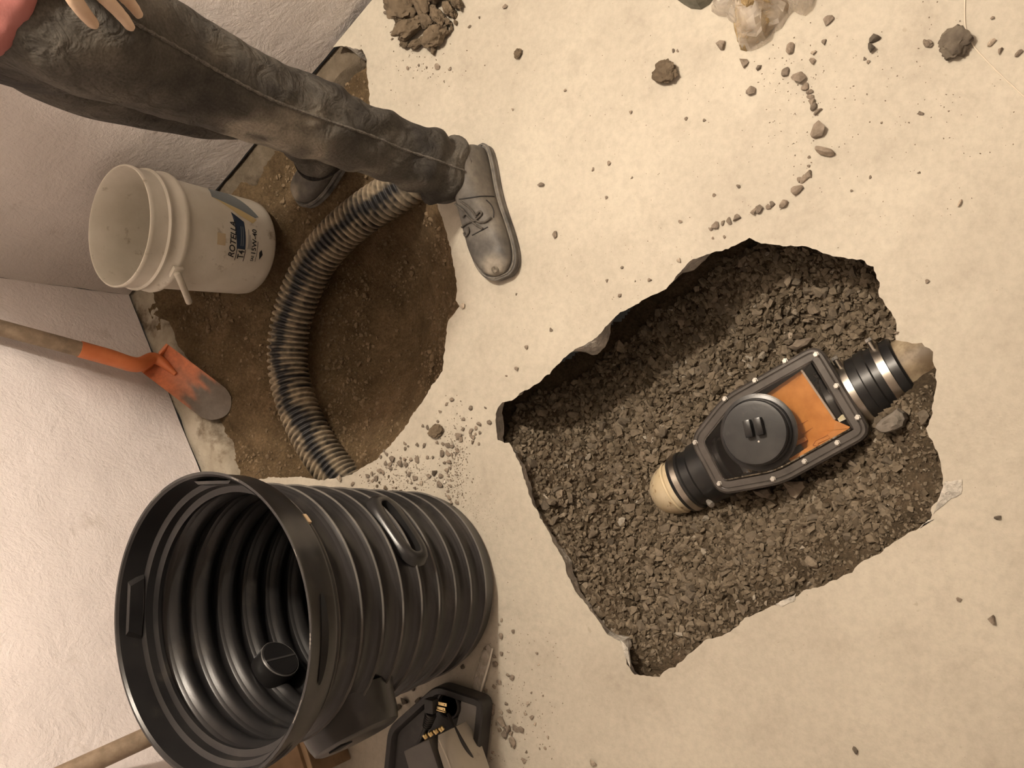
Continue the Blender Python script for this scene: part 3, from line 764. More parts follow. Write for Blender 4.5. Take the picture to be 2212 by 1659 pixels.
# ------------------------------------------------------------------ black sump basin
def basin():
    B0 = px(915, 1257, 0.0); T0 = px(455, 1345, 0.575); ax = nz(T0 - B0); H = 0.59
    t = thing('sump_basin', 'large black ribbed plastic sump basin standing open beside the slab edge', 'basin', B0)
    m = mat('black_polyethylene', (0.012, 0.0115, 0.012, 1), (0.02, 0.019, 0.019, 1), 12, 0.30, bump=0.10, bscale=300, bdist=0.001, dirt=(0.055, 0.048, 0.04, 1), dscale=9, dlo=0.56, dhi=0.8)
    scuff = mat('scuffed_plastic', (0.12, 0.11, 0.10, 1), (0.22, 0.20, 0.18, 1), 60, 0.6)
    R0, R1 = 0.199, 0.240
    rr = lambda h: R0 + (R1 - R0) * h / H
    out = [(0.0, 0.0), (0.175, 0.0), (0.19, 0.003), (0.198, 0.012), (0.2, 0.03)]
    inn = [(0.0, 0.006), (0.18, 0.006), (0.19, 0.02)]
    nr = 8; h0, h1 = 0.045, 0.51; K = H - 0.61
    for i in range(nr * 14 + 1):
        h = h0 + (h1 - h0) * i / (nr * 14); f = (i % 14) / 14.0
        c = 1 - abs(math.sin(math.pi * f)) ** 0.75          # crest sharp at f=0, rounded hollow between
        w = 0.5 - 0.5 * math.cos(2 * math.pi * f)
        out.append((rr(h) - 0.013 + 0.016 * c, h)); inn.append((rr(h) - 0.018 + 0.016 * (1 - w), h))
    out += [(r_, h_ + K) for r_, h_ in [(rr(.49) + 0.002, 0.54), (rr(.495) + .014, 0.546), (rr(.5) + .016, 0.552), (rr(.52) + .016, 0.575), (rr(.55) + .0165, 0.604)]] + [(rr(H) + .0165, H), (rr(H) + .012, H)]
    inn += [(r_, h_ + K) for r_, h_ in [(rr(.49) - 0.014, 0.538), (rr(.495) - .014, 0.545), (rr(.5) - .003, 0.548), (rr(.505) - .001, 0.562), (rr(.515) + .008, 0.566), (rr(.55) + .011, 0.606)]]
    prof = out + inn[::-1]
    b = mk('body', lathe(prof, B0, ax, 96), m, t, sharp=35)
    dusty = mat('rib_highlight_grey', (0.06, 0.054, 0.048, 1), (0.11, 0.10, 0.088, 1), 14, 0.7)  # paler grey rings: light caught on the rib crests, painted in
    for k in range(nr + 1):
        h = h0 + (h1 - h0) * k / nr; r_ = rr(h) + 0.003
        mk('rib_highlight', lathe([(r_ - .002, h - .0022), (r_ + .0007, h - .0008), (r_ + .0007, h + .0008), (r_ - .002, h + .0022)], B0, ax, 96), dusty, b)
    s, u, d = frame(ax, (1, 0, 0))
    def hit(x, y, R):                                      # point of the (vertical) shell seen at a pixel, near side
        o = np.array([0, 0, CAMH]); r = ray(x, y); w = o - B0; w2 = w - w.dot(ax) * ax; r2 = r - r.dot(ax) * ax
        A = r2.dot(r2); Bq = 2 * w2.dot(r2); Cq = w2.dot(w2) - R * R; D = max(Bq * Bq - 4 * A * Cq, 0)
        return [o + r * ((-Bq + k * math.sqrt(D)) / (2 * A)) for k in (-1, 1)]
    def local(p): h = (p - B0).dot(ax); e = nz(p - B0 - ax * h); return h, e
    # moulded grab pocket on the outside
    p = hit(862, 1140, 0.212)[0]; h, e = local(p); tn = np.cross(ax, e); c = B0 + ax * h + e * (rr(h) - 0.002)
    def pocket(c, e, tn, w, hh, dep):
        a = np.linspace(0, 2 * math.pi, 28, endpoint=False); rings = []
        sup = lambda k, kk: np.stack([c + tn * (w * k * math.copysign(abs(math.cos(q)) ** 0.6, math.cos(q))) + ax * (hh * kk * math.copysign(abs(math.sin(q)) ** 0.7, math.sin(q))) + e * 0 for q in a])
        for k, kk, o in ((1.2, 1.35, -0.014), (1.12, 1.25, 0.000), (1.04, 1.08, 0.004), (0.92, 0.70, 0.0045), (0.89, 0.60, 0.003), (0.87, 0.55, -0.02)):
            rings.append(sup(k, kk) + e * o)
        return loft(rings, cap=False)
    pk = mk('grab_pocket', pocket(c, e, tn, 0.072, 0.030, 0.03), m, t)
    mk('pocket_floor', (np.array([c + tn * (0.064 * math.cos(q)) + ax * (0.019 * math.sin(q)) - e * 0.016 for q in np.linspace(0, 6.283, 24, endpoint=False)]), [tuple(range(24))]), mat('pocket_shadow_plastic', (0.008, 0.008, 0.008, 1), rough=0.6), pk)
    # slots in the collar
    for (x, y) in ((735, 1370), (1000, 1660)):
        q = hit(x, y, 0.242)[0]; h, e = local(q); h = 0.578 + K; tn = np.cross(ax, e); R = rr(.53) + .0175
        a = np.linspace(-0.28, 0.28, 18)
        e0 = math.atan2(e.dot(u), e.dot(s)); V = []
        for q_ in a:
            ee = s * math.cos(e0 + q_) + u * math.sin(e0 + q_)
            k = math.sqrt(max(0.0, 1 - (q_ / 0.285) ** 2)) * 0.0075 + 0.0004
            V += [B0 + ax * (h - k) + ee * R, B0 + ax * (h + k) + ee * R]
        mk('collar_slot', (V, [(2 * i, 2 * i + 2, 2 * i + 3, 2 * i + 1) for i in range(17)]), mat('slot_black', (0.004, 0.004, 0.004, 1), rough=0.9), t)
    # recessed latch windows inside the rim
    for (x, y) in ((283, 1315), (478, 1042)):
        q = hit(x, y, 0.232)[1]; h, e = local(q); e0 = math.atan2(e.dot(u), e.dot(s)); R = rr(.535) + .0088
        V = []
        for a_, hh in ((-0.26, 0.566), (-0.2, 0.596), (0.2, 0.596), (0.26, 0.566)):
            for o in (0.0, -0.007):
                k = 0.86 if o else 1.0
                V.append(B0 + ax * (0.581 + K + (hh - 0.581) * k) + (s * math.cos(e0 + a_ * k) + u * math.sin(e0 + a_ * k)) * (R + o))
        mk('latch_window', (V, [(1, 3, 5, 7), (0, 2, 3, 1), (2, 4, 5, 3), (4, 6, 7, 5), (6, 0, 1, 7)]), m, t, smooth=False)
    # inlet hub: flat disc inside, moulded boss outside
    q = hit(592, 1440, 0.20)[1]; h, e = local(q); c = B0 + ax * h + e * 0.172
    hub = mk('inlet_cap', lathe([(0.0, 0.0), (0.038, 0.0), (0.0415, 0.003), (0.0425, 0.010), (0.0425, 0.045), (0.052, 0.055)], c, e, 48, cap0=False), m, t, sharp=30)
    mk('cap_ring', lathe([(0.0400, 0.002), (0.0408, 0.0014), (0.0424, 0.0035), (0.0418, 0.0045)], c, e, 48), mat('grey_edge', (0.10, 0.095, 0.09, 1), rough=0.35), hub)
    mk('cap_seam', obox(c - e * 0.0004, np.cross(ax, e) * 0.002, ax * 0.037, e * 0.0006), mat('seam_grey', (0.05, 0.047, 0.045, 1), rough=0.4), hub)
    q = hit(795, 1535, 0.225)[0]; h, e = local(q); h = 0.36; tn = np.cross(ax, e); c = B0 + ax * h + e * (rr(h) - 0.03)
    rings = []
    for o, k in ((0.0, 1.15), (0.03, 1.05), (0.055, 1.0), (0.068, 0.94), (0.072, 0.85), (0.073, 0.45)):
        a = np.linspace(0, 2 * math.pi, 36, endpoint=False)
        rings.append(np.stack([c + e * o + tn * (0.085 * k * math.cos(q)) + ax * (0.085 * k * math.sin(q)) for q in a]))
    boss = mk('inlet_boss', loft(rings), m, t)
    c2 = c + e * 0.06 + ax * 0.055 - tn * 0.0
    mk('boss_window', obox(c + e * 0.066 + ax * 0.045, tn * 0.017, ax * 0.014, e * 0.0095, 0.001), mat('window_black', (0.004, 0.004, 0.004, 1), rough=0.9), boss)
    # pale scuffs along the lip and a chip of mud
    rnd = random.Random(4)
    for a_, w in ((-0.42, 0.16), (0.05, 0.10), (-1.15, 0.22), (0.62, 0.05), (1.35, 0.08), (2.2, 0.12)):
        V = []; n = 20
        for i in range(n + 1):
            q = a_ + w * (i / n); ee = s * math.cos(q) + u * math.sin(q); k = 0.0022 * abs(mnoise.noise(Vector((q * 40, 1, 2)))) + 0.0006
            V += [B0 + ax * (H + 0.0006) + ee * (rr(H) + .0143 - k), B0 + ax * (H + .0006) + ee * (rr(H) + .0143 + k)]
        mk('lip_scuff', (V, [(2 * i, 2 * i + 2, 2 * i + 3, 2 * i + 1) for i in range(n)]), scuff, t)
    q = hit(700, 1117, 0.24)[0]; h, e = local(q)
    mk('mud_chip', obox(B0 + ax * 0.515 + e * (rr(.515) + 0.003), np.cross(ax, e) * 0.010, ax * 0.006, e * 0.004, 0.002), mat('dried_mud', (0.45, 0.33, 0.2, 1), rough=0.9), t)
basin()

# ------------------------------------------------------------------ narrow orange spade leaning on the wall
WOOD = mat('weathered_wood', (0.20, 0.145, 0.095, 1), (0.30, 0.225, 0.155, 1), 45, 0.7, bump=0.3, bscale=200, bdist=0.002, dirt=(0.10, 0.075, 0.05, 1), dlo=0.6, dhi=0.75)
def spade():
    tip = px(492, 893, -0.065); top = on_wall(340, 778, 0.075)
    t = thing('spade', 'narrow orange trenching spade leaning against the white wall', 'spade', tip)
    dirv = top - tip; Lb = np.linalg.norm(dirv); d = nz(dirv)
    view = nz(np.array([0, 0, CAMH]) - (tip + top) / 2); w = nz(np.cross(d, view)); nrm = np.cross(w, d)
    if nrm.dot(view) < 0: nrm = -nrm
    V = []; F = []; nu, nv = 11, 16
    for j in range(nv):
        v = j / (nv - 1); hw = 0.052 - 0.010 * smoothstep(0.12, 0.0, v) + 0.0 * v
        cut = 0.018 * (0.0 if v > 0 else 1)
        for i in range(nu):
            q = 2 * i / (nu - 1) - 1
            lift = 0.020 * q * q * (0.35 + 0.65 * v)
            end = (0.022 * abs(q) ** 2) * (1 - v) ** 3
            V.append(tip + d * (Lb * v + end) + w * (hw * q) + nrm * (lift + 0.010 * math.sin(math.pi * v)))
    for j in range(nv - 1):
        for i in range(nu - 1): a = j * nu + i; F.append((a, a + 1, a + nu + 1, a + nu))
    n = len(V); V += [p - nrm * 0.003 for p in V]; F += [tuple(n + i for i in reversed(f)) for f in F]
    rim = [i for i in range(nu)] + [j * nu + nu - 1 for j in range(1, nv)] + [(nv - 1) * nu + i for i in range(nu - 2, -1, -1)] + [j * nu for j in range(nv - 2, 0, -1)]
    F += [(rim[k], rim[(k + 1) % len(rim)], n + rim[(k + 1) % len(rim)], n + rim[k]) for k in range(len(rim))]
    bl = mk('blade', (V, F), None, t, sharp=45)
    wear = []
    for k, p in enumerate(V):
        kk = k % n; v = (kk // nu) / (nv - 1); q = 2 * (kk % nu) / (nu - 1) - 1
        wear.append(float(np.clip(smoothstep(0.50, 0.34, v + 0.10 * mnoise.noise(Vector((q * 3.5, v * 2, 1))) - 0.10 * math.cos(q * 9)) + 0.35 * smoothstep(0.25, 0.9, 0.5 + mnoise.noise(Vector((q * 2, v * 3, 5)))) * (v < 0.8), 0, 1)))
    set_attr(bl, 'wear', wear)
    om = attr_mat('worn_orange_paint', 'wear', (0.58, 0.185, 0.085, 1), (0.13, 0.10, 0.075, 1), 0.5, bump=0.2, scale=50, var=0.3)
    bl.data.materials.append(om)
    orange = mat('orange_paint', (0.55, 0.15, 0.05, 1), (0.64, 0.20, 0.075, 1), 20, 0.5, dirt=(0.35, 0.2, 0.12, 1))
    # folded treads at the top of the blade
    for sgn in (-1, 1):
        c = top + w * (sgn * 0.034) + nrm * 0.012
        mk('tread', obox(c, w * 0.018, d * 0.004, nrm * 0.012, 0.002), orange, t)
    k = on_wall(295, 788, 0.085); hs = on_wall(172, 754, 0.075); he = on_wall(-420, 596, 0.03)
    mk('socket', tube([tip + d * Lb * 0.72 + nrm * 0.012, top + nrm * 0.020, k, (k + hs) / 2, hs], [0.006, 0.017, 0.021, 0.0225, 0.0225], 16, 40), orange, t)
    mk('handle', tube([hs + (k - hs) * 0.15, hs, he], 0.0205, 16, 30), WOOD, t)
spade()

# round wooden pole behind the basin
def pole():
    b = on_wall(140, 1673, 0.045); m_ = on_wall(318, 1592, 0.10)
    dirn = nz(b - m_); foot = m_ - dirn * ((m_[2] - 0.012) / dirn[2]) if dirn[2] > 0.1 else m_
    up = b + dirn * 0.35; gap = CORNER.dot(DB) + 0.035 - up.dot(DB)
    if gap > 0: up = b + dirn * 0.35 * max(0.1, 1 - gap / max(1e-3, (b - up).dot(DB)) - 0.0) if (b - up).dot(DB) > 0 else up
    o = mk('wooden_pole', tube(np.array([foot * (1 - k) + up * k for k in np.linspace(0, 1, 24)]), 0.0205, 16), WOOD, base=foot)
    tag(o, 'weathered round wooden pole behind the black basin against the wall', 'pole')
pole()
# ------------------------------------------------------------------ backwater valve in the gravel hole
def valve():
    A0, A1 = VALVE_AX0, VALVE_AX1; d = nz(A1 - A0); zc = -0.118
    base = px(1690, 900, -0.25)
    t = thing('backwater_valve', 'black backwater valve with clear bolted cover and orange flap', 'valve', base)
    blk = mat('valve_black', (0.010, 0.010, 0.011, 1), (0.018, 0.017, 0.017, 1), 30, 0.28, bump=0.08, bscale=200, bdist=0.001, dirt=(0.05, 0.042, 0.033, 1), dscale=25, dlo=0.62, dhi=0.8)
    rub = mat('black_rubber', (0.011, 0.011, 0.012, 1), (0.022, 0.021, 0.02, 1), 25, 0.36, dirt=(0.05, 0.042, 0.033, 1), dscale=20, dlo=0.62, dhi=0.8)
    inox = mat('stainless_band', (0.50, 0.46, 0.40, 1), (0.62, 0.58, 0.52, 1), 40, 0.30, metal=1.0)
    flm = mat('smoky_flange', (0.055, 0.048, 0.043, 1), (0.085, 0.075, 0.068, 1), 25, 0.22, coat=0.5)
    zinc = mat('zinc_bolt', (0.38, 0.355, 0.32, 1), (0.5, 0.47, 0.43, 1), 200, 0.45, metal=0.7)
    hexp = [(1766, 740), (1886, 938), (1690, 1046), (1551, 1071), (1487, 950), (1560, 857)]
    O = round_poly([px(x, y, zc) for x, y in hexp], 0.030, 8)
    zl = lambda p, z: np.c_[np.asarray(p)[:, :2], np.full(len(p), z)]
    I1 = inset(O, 0.004); I2 = inset(O, 0.026); I3 = inset(O, 0.026); I4 = inset(O, 0.034)
    c = O.mean(0); sh = lambda k: c + (O - c) * k
    # tub with cavity
    mk('body', loft([zl(I2, zc - 0.010), zl(inset(O, 0.0275), zc - 0.10), zl(inset(O, 0.034), zc - 0.112), zl(sh(0.55), zc - 0.115), zl(sh(0.55), zc - 0.128), zl(sh(0.72), zc - 0.122), zl(inset(O, 0.018), zc - 0.105), zl(inset(O, 0.006), zc - 0.03), zl(O, zc - 0.022), zl(O, zc - 0.010), zl(I2, zc - 0.010)], cap=False), blk, t, sharp=30)
    mk('cavity_floor', (zl(sh(0.56), zc - 0.114), [tuple(range(len(O)))]), blk, t)
    fl = mk('cover_flange', loft([zl(O, zc - 0.010), zl(O, zc - 0.004), zl(I1, zc), zl(inset(O, 0.0085), zc), zl(inset(O, 0.010), zc - 0.0015), zl(inset(O, 0.012), zc), zl(inset(O, 0.0235), zc), zl(I2, zc - 0.002), zl(I2, zc - 0.010)], cap=False), flm, t, sharp=30)
    # clear raised cover
    gm = bpy.data.materials.new('clear_smoky_plastic'); gm.use_nodes = True; nt = gm.node_tree; nt.nodes.clear()
    outn = nt.nodes.new('ShaderNodeOutputMaterial'); tr = nt.nodes.new('ShaderNodeBsdfTransparent'); gl = nt.nodes.new('ShaderNodeBsdfGlossy'); mx = nt.nodes.new('ShaderNodeMixShader')
    tr.inputs['Color'].default_value = (0.80, 0.78, 0.76, 1); gl.inputs['Roughness'].default_value = 0.06; gl.inputs['Color'].default_value = (1, 1, 1, 1)
    fr = nt.nodes.new('ShaderNodeFresnel'); fr.inputs['IOR'].default_value = 1.45
    nt.links.new(fr.outputs[0], mx.inputs[0]); nt.links.new(tr.outputs[0], mx.inputs[1]); nt.links.new(gl.outputs[0], mx.inputs[2]); nt.links.new(mx.outputs[0], outn.inputs[0])
    nI = len(O)
    cv = mk('clear_cover', loft([zl(I2, zc - 0.003), zl(inset(O, 0.0265), zc + 0.004), zl(inset(O, 0.029), zc + 0.007), zl(sh(0.55), zc + 0.007)], cap=False), gm, t, sharp=30)
    cv2 = mk('clear_pane', (zl(sh(0.55), zc + 0.007), [tuple(range(nI))]), gm, cv)
    # bolts
    for (x, y) in [(1763, 766), (1696, 780), (1631, 822), (1566, 862), (1502, 956), (1554, 1045), (1670, 1035), (1738, 997), (1809, 957), (1853, 902), (1807, 834)]:
        p = px(x, y, zc)
        b = mk('bolt', lathe([(0.0058, 0.0), (0.0058, 0.0015), (0.0046, 0.0016), (0.0046, 0.005), (0.004, 0.0055), (0.0, 0.0055)], p, (0, 0, 1), 6), zinc, fl, sharp=30)
    # access cap on the cover
    cc = px(1630, 934, zc + 0.03)
    cap = mk('access_cap', lathe([(0.066, -0.030), (0.066, -0.012), (0.064, -0.010), (0.0625, -0.010), (0.0625, 0.0), (0.0605, 0.003), (0.054, 0.0038), (0.0, 0.003)], cc, (0, 0, 1), 56),
             mat('cap_black', (0.016, 0.016, 0.017, 1), (0.05, 0.048, 0.046, 1), 9, 0.36, bump=0.1, bscale=90, bdist=0.002, dirt=(0.09, 0.085, 0.08, 1), dscale=14, dlo=0.6, dhi=0.85), t, sharp=30)
    g = nz(np.array([d[1], -d[0], 0])); g = nz(px(1616, 905, zc) - px(1625, 945, zc)); gp = np.array([-g[1], g[0], 0])
    for x, y in ((1617, 926), (1640, 921)):
        mk('cap_tab', obox(px(x, y, cc[2] + 0.010), g * 0.017, gp * 0.0075, np.array([0, 0, 0.008]), 0.0025), blk, cap)
    mk('cap_dimple', lathe([(0.0, 0.0012), (0.0018, 0.001), (0.0025, 0.0)], px(1639, 954, cc[2] + 0.0035), (0, 0, 1), 10), zinc, cap)
    mk('cap_flange', lathe([(0.075, -0.026), (0.075, -0.0235), (0.066, -0.022), (0.066, -0.026)], cc, (0, 0, 1), 48, close=True), blk, cap, sharp=30)
    # orange flap and its arms inside the cavity
    om = bpy.data.materials.new('orange_plastic'); om.use_nodes = True; b = om.node_tree.nodes['Principled BSDF']
    nt = om.node_tree; nt.links.new(ramp_node(nt, noise_node(nt, 40, 4), [(0.3, (0.62, 0.24, 0.045, 1)), (0.7, (0.78, 0.33, 0.075, 1))]), b.inputs['Base Color']); b.inputs['Roughness'].default_value = 0.4
    def plate(pts, zs, th=0.004):
        P = np.array([px(x, y, z) for (x, y), z in zip(pts, zs)]); n = len(P)
        V = np.vstack([P, P - np.array([0, 0, th])]); return V, [tuple(range(n)), tuple(reversed(range(n, 2 * n)))] + [(i, (i + 1) % n, n + (i + 1) % n, n + i) for i in range(n)]
    z1 = zc - 0.012
    flap = mk('flap', plate([(1640, 862), (1731, 800), (1804, 905), (1812, 945), (1718, 1002), (1700, 965)], [zc - .035, zc - .018, zc - .018, zc - .020, zc - .036, zc - .038]), om, t, smooth=False)
    mk('flap_edge', tube([px(1731, 799, z1 + .001), px(1804, 906, z1 + .001)], 0.0022, 8), mat('pale_edge', (0.6, 0.5, 0.42, 1), rough=0.25), flap)
    mk('flap_cheek', plate([(1804, 908), (1836, 922), (1826, 944), (1715, 1004), (1704, 992), (1800, 930)], [zc - .014] * 6, 0.006), om, flap, smooth=False)
    mk('flap_bar', obox(px(1712, 963, zc - .026), nz(px(1748, 945, 0) - px(1690, 976, 0)) * 0.030, nz(px(1700, 950, 0) - px(1708, 962, 0)) * 0.004, np.array([0, 0, 0.003]), 0.001), om, flap)
    mk('hinge_bar', obox(px(1712, 978, zc - .022), nz(px(1748, 945, 0) - px(1690, 976, 0)) * 0.022, nz(px(1700, 950, 0) - px(1708, 962, 0)) * 0.007, np.array([0, 0, 0.005]), 0.001), blk, flap)
    tg = mk('paper_tag', plate([(1809, 905), (1818, 896), (1832, 892), (1837, 901), (1813, 912)], [zc - .004] * 5, 0.001), mat('yellowed_paper', (0.72, 0.68, 0.40, 1), (0.80, 0.78, 0.62, 1), 120, 0.7), t, smooth=False)
    mk('tag_mark', plate([(1823, 898), (1827, 896), (1829, 900), (1825, 902)], [zc - .0034] * 4, 0.0004), mat('tag_ink', (0.06, 0.07, 0.05, 1), rough=0.7), tg, smooth=False)
    # lettering ghosted on the flap: raised rectangles and an arrow
    rm = mat('orange_relief', (0.56, 0.20, 0.05, 1), rough=0.45)
    def outline(pts, z, r=0.0007): mk('relief_mark', tube([px(x, y, z) for x, y in pts + [pts[0]]], r, 5), rm, flap)
    outline([(1722, 920), (1745, 908), (1756, 924), (1733, 937)], zc - .0265)
    outline([(1756, 962), (1762, 952), (1788, 940), (1793, 946), (1768, 958), (1766, 964)], zc - .0135)
    # pipes and couplings along the axis
    def ax_at(x, y):                                       # distance along the axis nearest to a pixel
        p = px(x, y, -0.17); return (p - A0).dot(d)
    def ring(name, s0, s1, r, m, parent=None, lip=0.0):
        prof = [(r - 0.004, s0), (r + lip, s0), (r + lip, s0 + 0.004), (r, s0 + 0.006), (r, s1 - 0.006), (r + lip, s1 - 0.004), (r + lip, s1), (r - 0.004, s1)] if lip else [(r - 0.002, s0), (r, s0 + 0.001), (r, s1 - 0.001), (r - 0.002, s1)]
        return mk(name, lathe(prof, A0, d, 56), m, parent or t, sharp=30)
    sa = ax_at(1815, 868); sb = ax_at(1955, 793)
    L = sb - sa
    mk('outlet_stub', lathe([(0.05, sa - 0.015), (0.057, sa - 0.015), (0.057, sa + 0.02)], A0, d, 48), blk, t)
    cp = mk('rubber_coupling', lathe([(0.052, sa), (0.0655, sa), (0.0675, sa + .002), (0.0675, sa + 0.018), (0.0660, sa + .020), (0.0662, sa + L * .45), (0.0690, sa + L * .47), (0.0690, sa + L * .60), (0.0660, sa + L * .62), (0.0655, sa + L * .97), (0.062, sa + L), (0.052, sa + L)], A0, d, 60), rub, t, sharp=30)
    for k, (f0, f1) in enumerate(((0.20, 0.325), (0.72, 0.85))):
        cl = ring('hose_clamp', sa + L * f0, sa + L * f1, 0.0688, inox, cp)
        e = nz(np.cross(d, np.array([0, 0, 1.0]))); e = e if e[0] > 0 else -e
        pc = A0 + d * (sa + L * (f0 + f1) / 2) + e * 0.058 + np.array([0, 0, 0.042])
        mk('clamp_screw', tube([pc - np.array([0, 0, 0.004]) - e * 0.012, pc + e * 0.012], 0.0058, 10), inox, cl)
        mk('screw_head', lathe([(0.0, 0.004), (0.006, 0.004), (0.0065, 0.002), (0.0065, -0.002)], pc + e * 0.014, e, 6), zinc, cl, sharp=20)
    pm = mat('muddy_drain_pipe', (0.24, 0.18, 0.11, 1), (0.42, 0.34, 0.23, 1), 20, 0.55, dirt=(0.15, 0.105, 0.06, 1), dscale=14, dlo=0.45, dhi=0.6)
    mk('outlet_pipe', lathe([(0.049, sb - 0.03), (0.0555, sb - 0.03), (0.0555, sb + 0.28), (0.049, sb + 0.28)], A0, d, 48), pm, t)
    s2 = ax_at(1545, 1010); s1 = ax_at(1478, 1050)
    mk('inlet_stub', lathe([(0.05, s2 + 0.03), (0.057, s2 + 0.03), (0.057, s2 - 0.01)], A0, d, 48), blk, t)
    cp2 = mk('rubber_coupling', lathe([(0.05, s1 - .012), (0.062, s1 - .012), (0.064, s1 - .008), (0.064, s1 + 0.014), (0.0605, s1 + 0.017), (0.0605, s1 + 0.034), (0.0665, s1 + 0.040), (0.0675, s2 + 0.012), (0.05, s2 + 0.012)], A0, d, 60), rub, t, sharp=30)
    cl = ring('hose_clamp', s1 - 0.0045, s1 + 0.0095, 0.0655, inox, cp2)
    pc = px(1536, 1089, -0.135)
    mk('screw_head', lathe([(0.0, 0.004), (0.006, 0.004), (0.0065, 0.002), (0.0065, -0.006), (0.004, -0.014)], pc, nz(pc - (A0 + d * s1)), 8), zinc, cl, sharp=20)
    ivory = mat('ivory_pipe', (0.58, 0.47, 0.30, 1), (0.68, 0.58, 0.41, 1), 20, 0.35, dirt=(0.30, 0.19, 0.09, 1), dscale=60, dlo=0.58, dhi=0.68)
    # elbow that dives into the gravel
    dn = np.array([0, 0, -1.0])
    pts = [A0 + d * (s1 + 0.01), A0 + d * (s1 - 0.012), A0 + d * (s1 - 0.024) + dn * 0.004, A0 + d * (s1 - 0.036) + dn * 0.018, A0 + d * (s1 - 0.043) + dn * 0.045, A0 + d * (s1 - 0.044) + dn * 0.10]
    el = mk('inlet_elbow', tube(pts, 0.0565, 40, 30, cap=True), ivory, t)
    mk('elbow_bead', lathe([(0.0568, s1 - 0.031), (0.0582, s1 - 0.0295), (0.0582, s1 - 0.0265), (0.0568, s1 - 0.025)], A0, d, 48), mat('bead_ivory', (0.66, 0.55, 0.36, 1), rough=0.4), el)
valve()
def flat_rock(name, pts, z, th, m, label):
    P = jag([px(*q, z) for q in pts], True, step=0.006, amp=0.0025, seed=3.3); c = P.mean(0)
    rings = []
    for k, h in ((0.6, -th * 0.6), (0.98, -th * 0.4), (1.0, 0.0), (0.88, th * 0.45), (0.5, th * 0.62), (0.1, th * 0.6)):
        q = c + (P - c) * k; rings.append(np.c_[q, [z + h + 0.004 * fbm((a[0], a[1], k), 60, 2) for a in q]])
    o = mk(name, loft(rings), m, base=np.r_[c, z - th * 0.6], sharp=25); return tag(o, label, 'stone')
grey_rock = mat('grey_rock', (0.15, 0.13, 0.105, 1), (0.24, 0.21, 0.175, 1), 30, 0.85, bump=0.8, bscale=70, bdist=0.006, dirt=(0.42, 0.40, 0.36, 1), dscale=28, dlo=0.64, dhi=0.7)
flat_rock('rock_slab', [(1890, 925), (1905, 905), (1940, 882), (1955, 890), (1962, 905), (1955, 922), (1930, 930), (1905, 935)], -0.095, 0.03, grey_rock, 'jagged grey rock slab wedged beside the rubber coupling')
flat_rock('flat_stone', [(1690, 1040), (1740, 1038), (1745, 1052), (1722, 1080), (1708, 1075), (1700, 1058)], -0.185, 0.016, M['stone'], 'flat kite-shaped stone in the valve shadow, nearer the middle')
flat_rock('flat_stone', [(1625, 1060), (1660, 1055), (1668, 1068), (1660, 1078), (1640, 1072)], -0.19, 0.014, M['stone'], 'flat stone in the valve shadow next to the ivory elbow side')
flat_rock('flat_stone', [(1697, 728), (1706, 718), (1716, 720), (1712, 729), (1703, 735)], -0.232, 0.009, M['stone_pale'], 'small pale chip above the top corner of the valve cover')
flat_rock('flat_stone', [(1700, 752), (1722, 735), (1760, 730), (1748, 745), (1722, 758)], -0.225, 0.016, M['stone'], 'flat grey stone tucked under the top corner of the valve')
# ------------------------------------------------------------------ person standing over the pit
from mathutils.bvhtree import BVHTree

def remesh(parts, voxel, smooth_it=2):
    """weld overlapping closed shapes into one continuous surface; returns (verts, faces)"""
    v, f = join(*parts); me = bpy.data.meshes.new('tmp'); me.from_pydata(v.tolist(), [], f); me.update()
    bm_ = bmesh.new(); bm_.from_mesh(me); bmesh.ops.recalc_face_normals(bm_, faces=bm_.faces); bm_.to_mesh(me); bm_.free()
    ob = bpy.data.objects.new('tmp', me); COL.objects.link(ob)
    r = ob.modifiers.new('r', 'REMESH'); r.mode = 'VOXEL'; r.voxel_size = voxel
    if smooth_it: s = ob.modifiers.new('s', 'SMOOTH'); s.iterations = smooth_it; s.factor = 0.5
    bpy.context.view_layer.update()
    e = bpy.data.meshes.new_from_object(ob.evaluated_get(bpy.context.evaluated_depsgraph_get()))
    n = len(e.vertices); V = np.empty(n * 3); e.vertices.foreach_get('co', V); F = [tuple(p.vertices) for p in e.polygons]
    bpy.data.objects.remove(ob); bpy.data.meshes.remove(me); bpy.data.meshes.remove(e)
    return V.reshape(-1, 3), F

def limb(pts, rad, seg=20, n=40, fold=None, asp=1.0):
    P = spline(pts, n); r = np.interp(np.linspace(0, 1, n), np.linspace(0, 1, len(rad)), rad)
    T, S, U = frames_along(P); a = np.linspace(0, 2 * math.pi, seg, endpoint=False); R = []
    for i in range(n):
        rr_ = np.full(seg, r[i])
        if fold is not None: rr_ = rr_ + np.array([fold(i / (n - 1), q) for q in a])
        R.append(P[i] + (rr_[:, None]) * (np.outer(np.cos(a), S[i]) + np.outer(np.sin(a) * asp, U[i])))
    return loft(R)

def ball(c, rx, ry, rz, seg=20):
    prof = [(max(1e-4, math.sin(q)), -math.cos(q)) for q in np.linspace(0, math.pi, 13)]
    v, f = lathe(prof, (0, 0, 0), (0, 0, 1), seg); return v * np.array([rx, ry, rz]) + np.asarray(c), f

def caster(vf):
    v, f = vf; return BVHTree.FromPolygons([tuple(q) for q in v], f)
def cast(bvh, x, y, off=0.0):
    o = np.array([0, 0, CAMH]); r = ray(x, y); h = bvh.ray_cast(Vector(o), Vector(r))
    return None if h[0] is None else np.array(h[0]) + np.array(h[1]) * off * (1 if np.dot(np.array(h[1]), r) < 0 else -1)

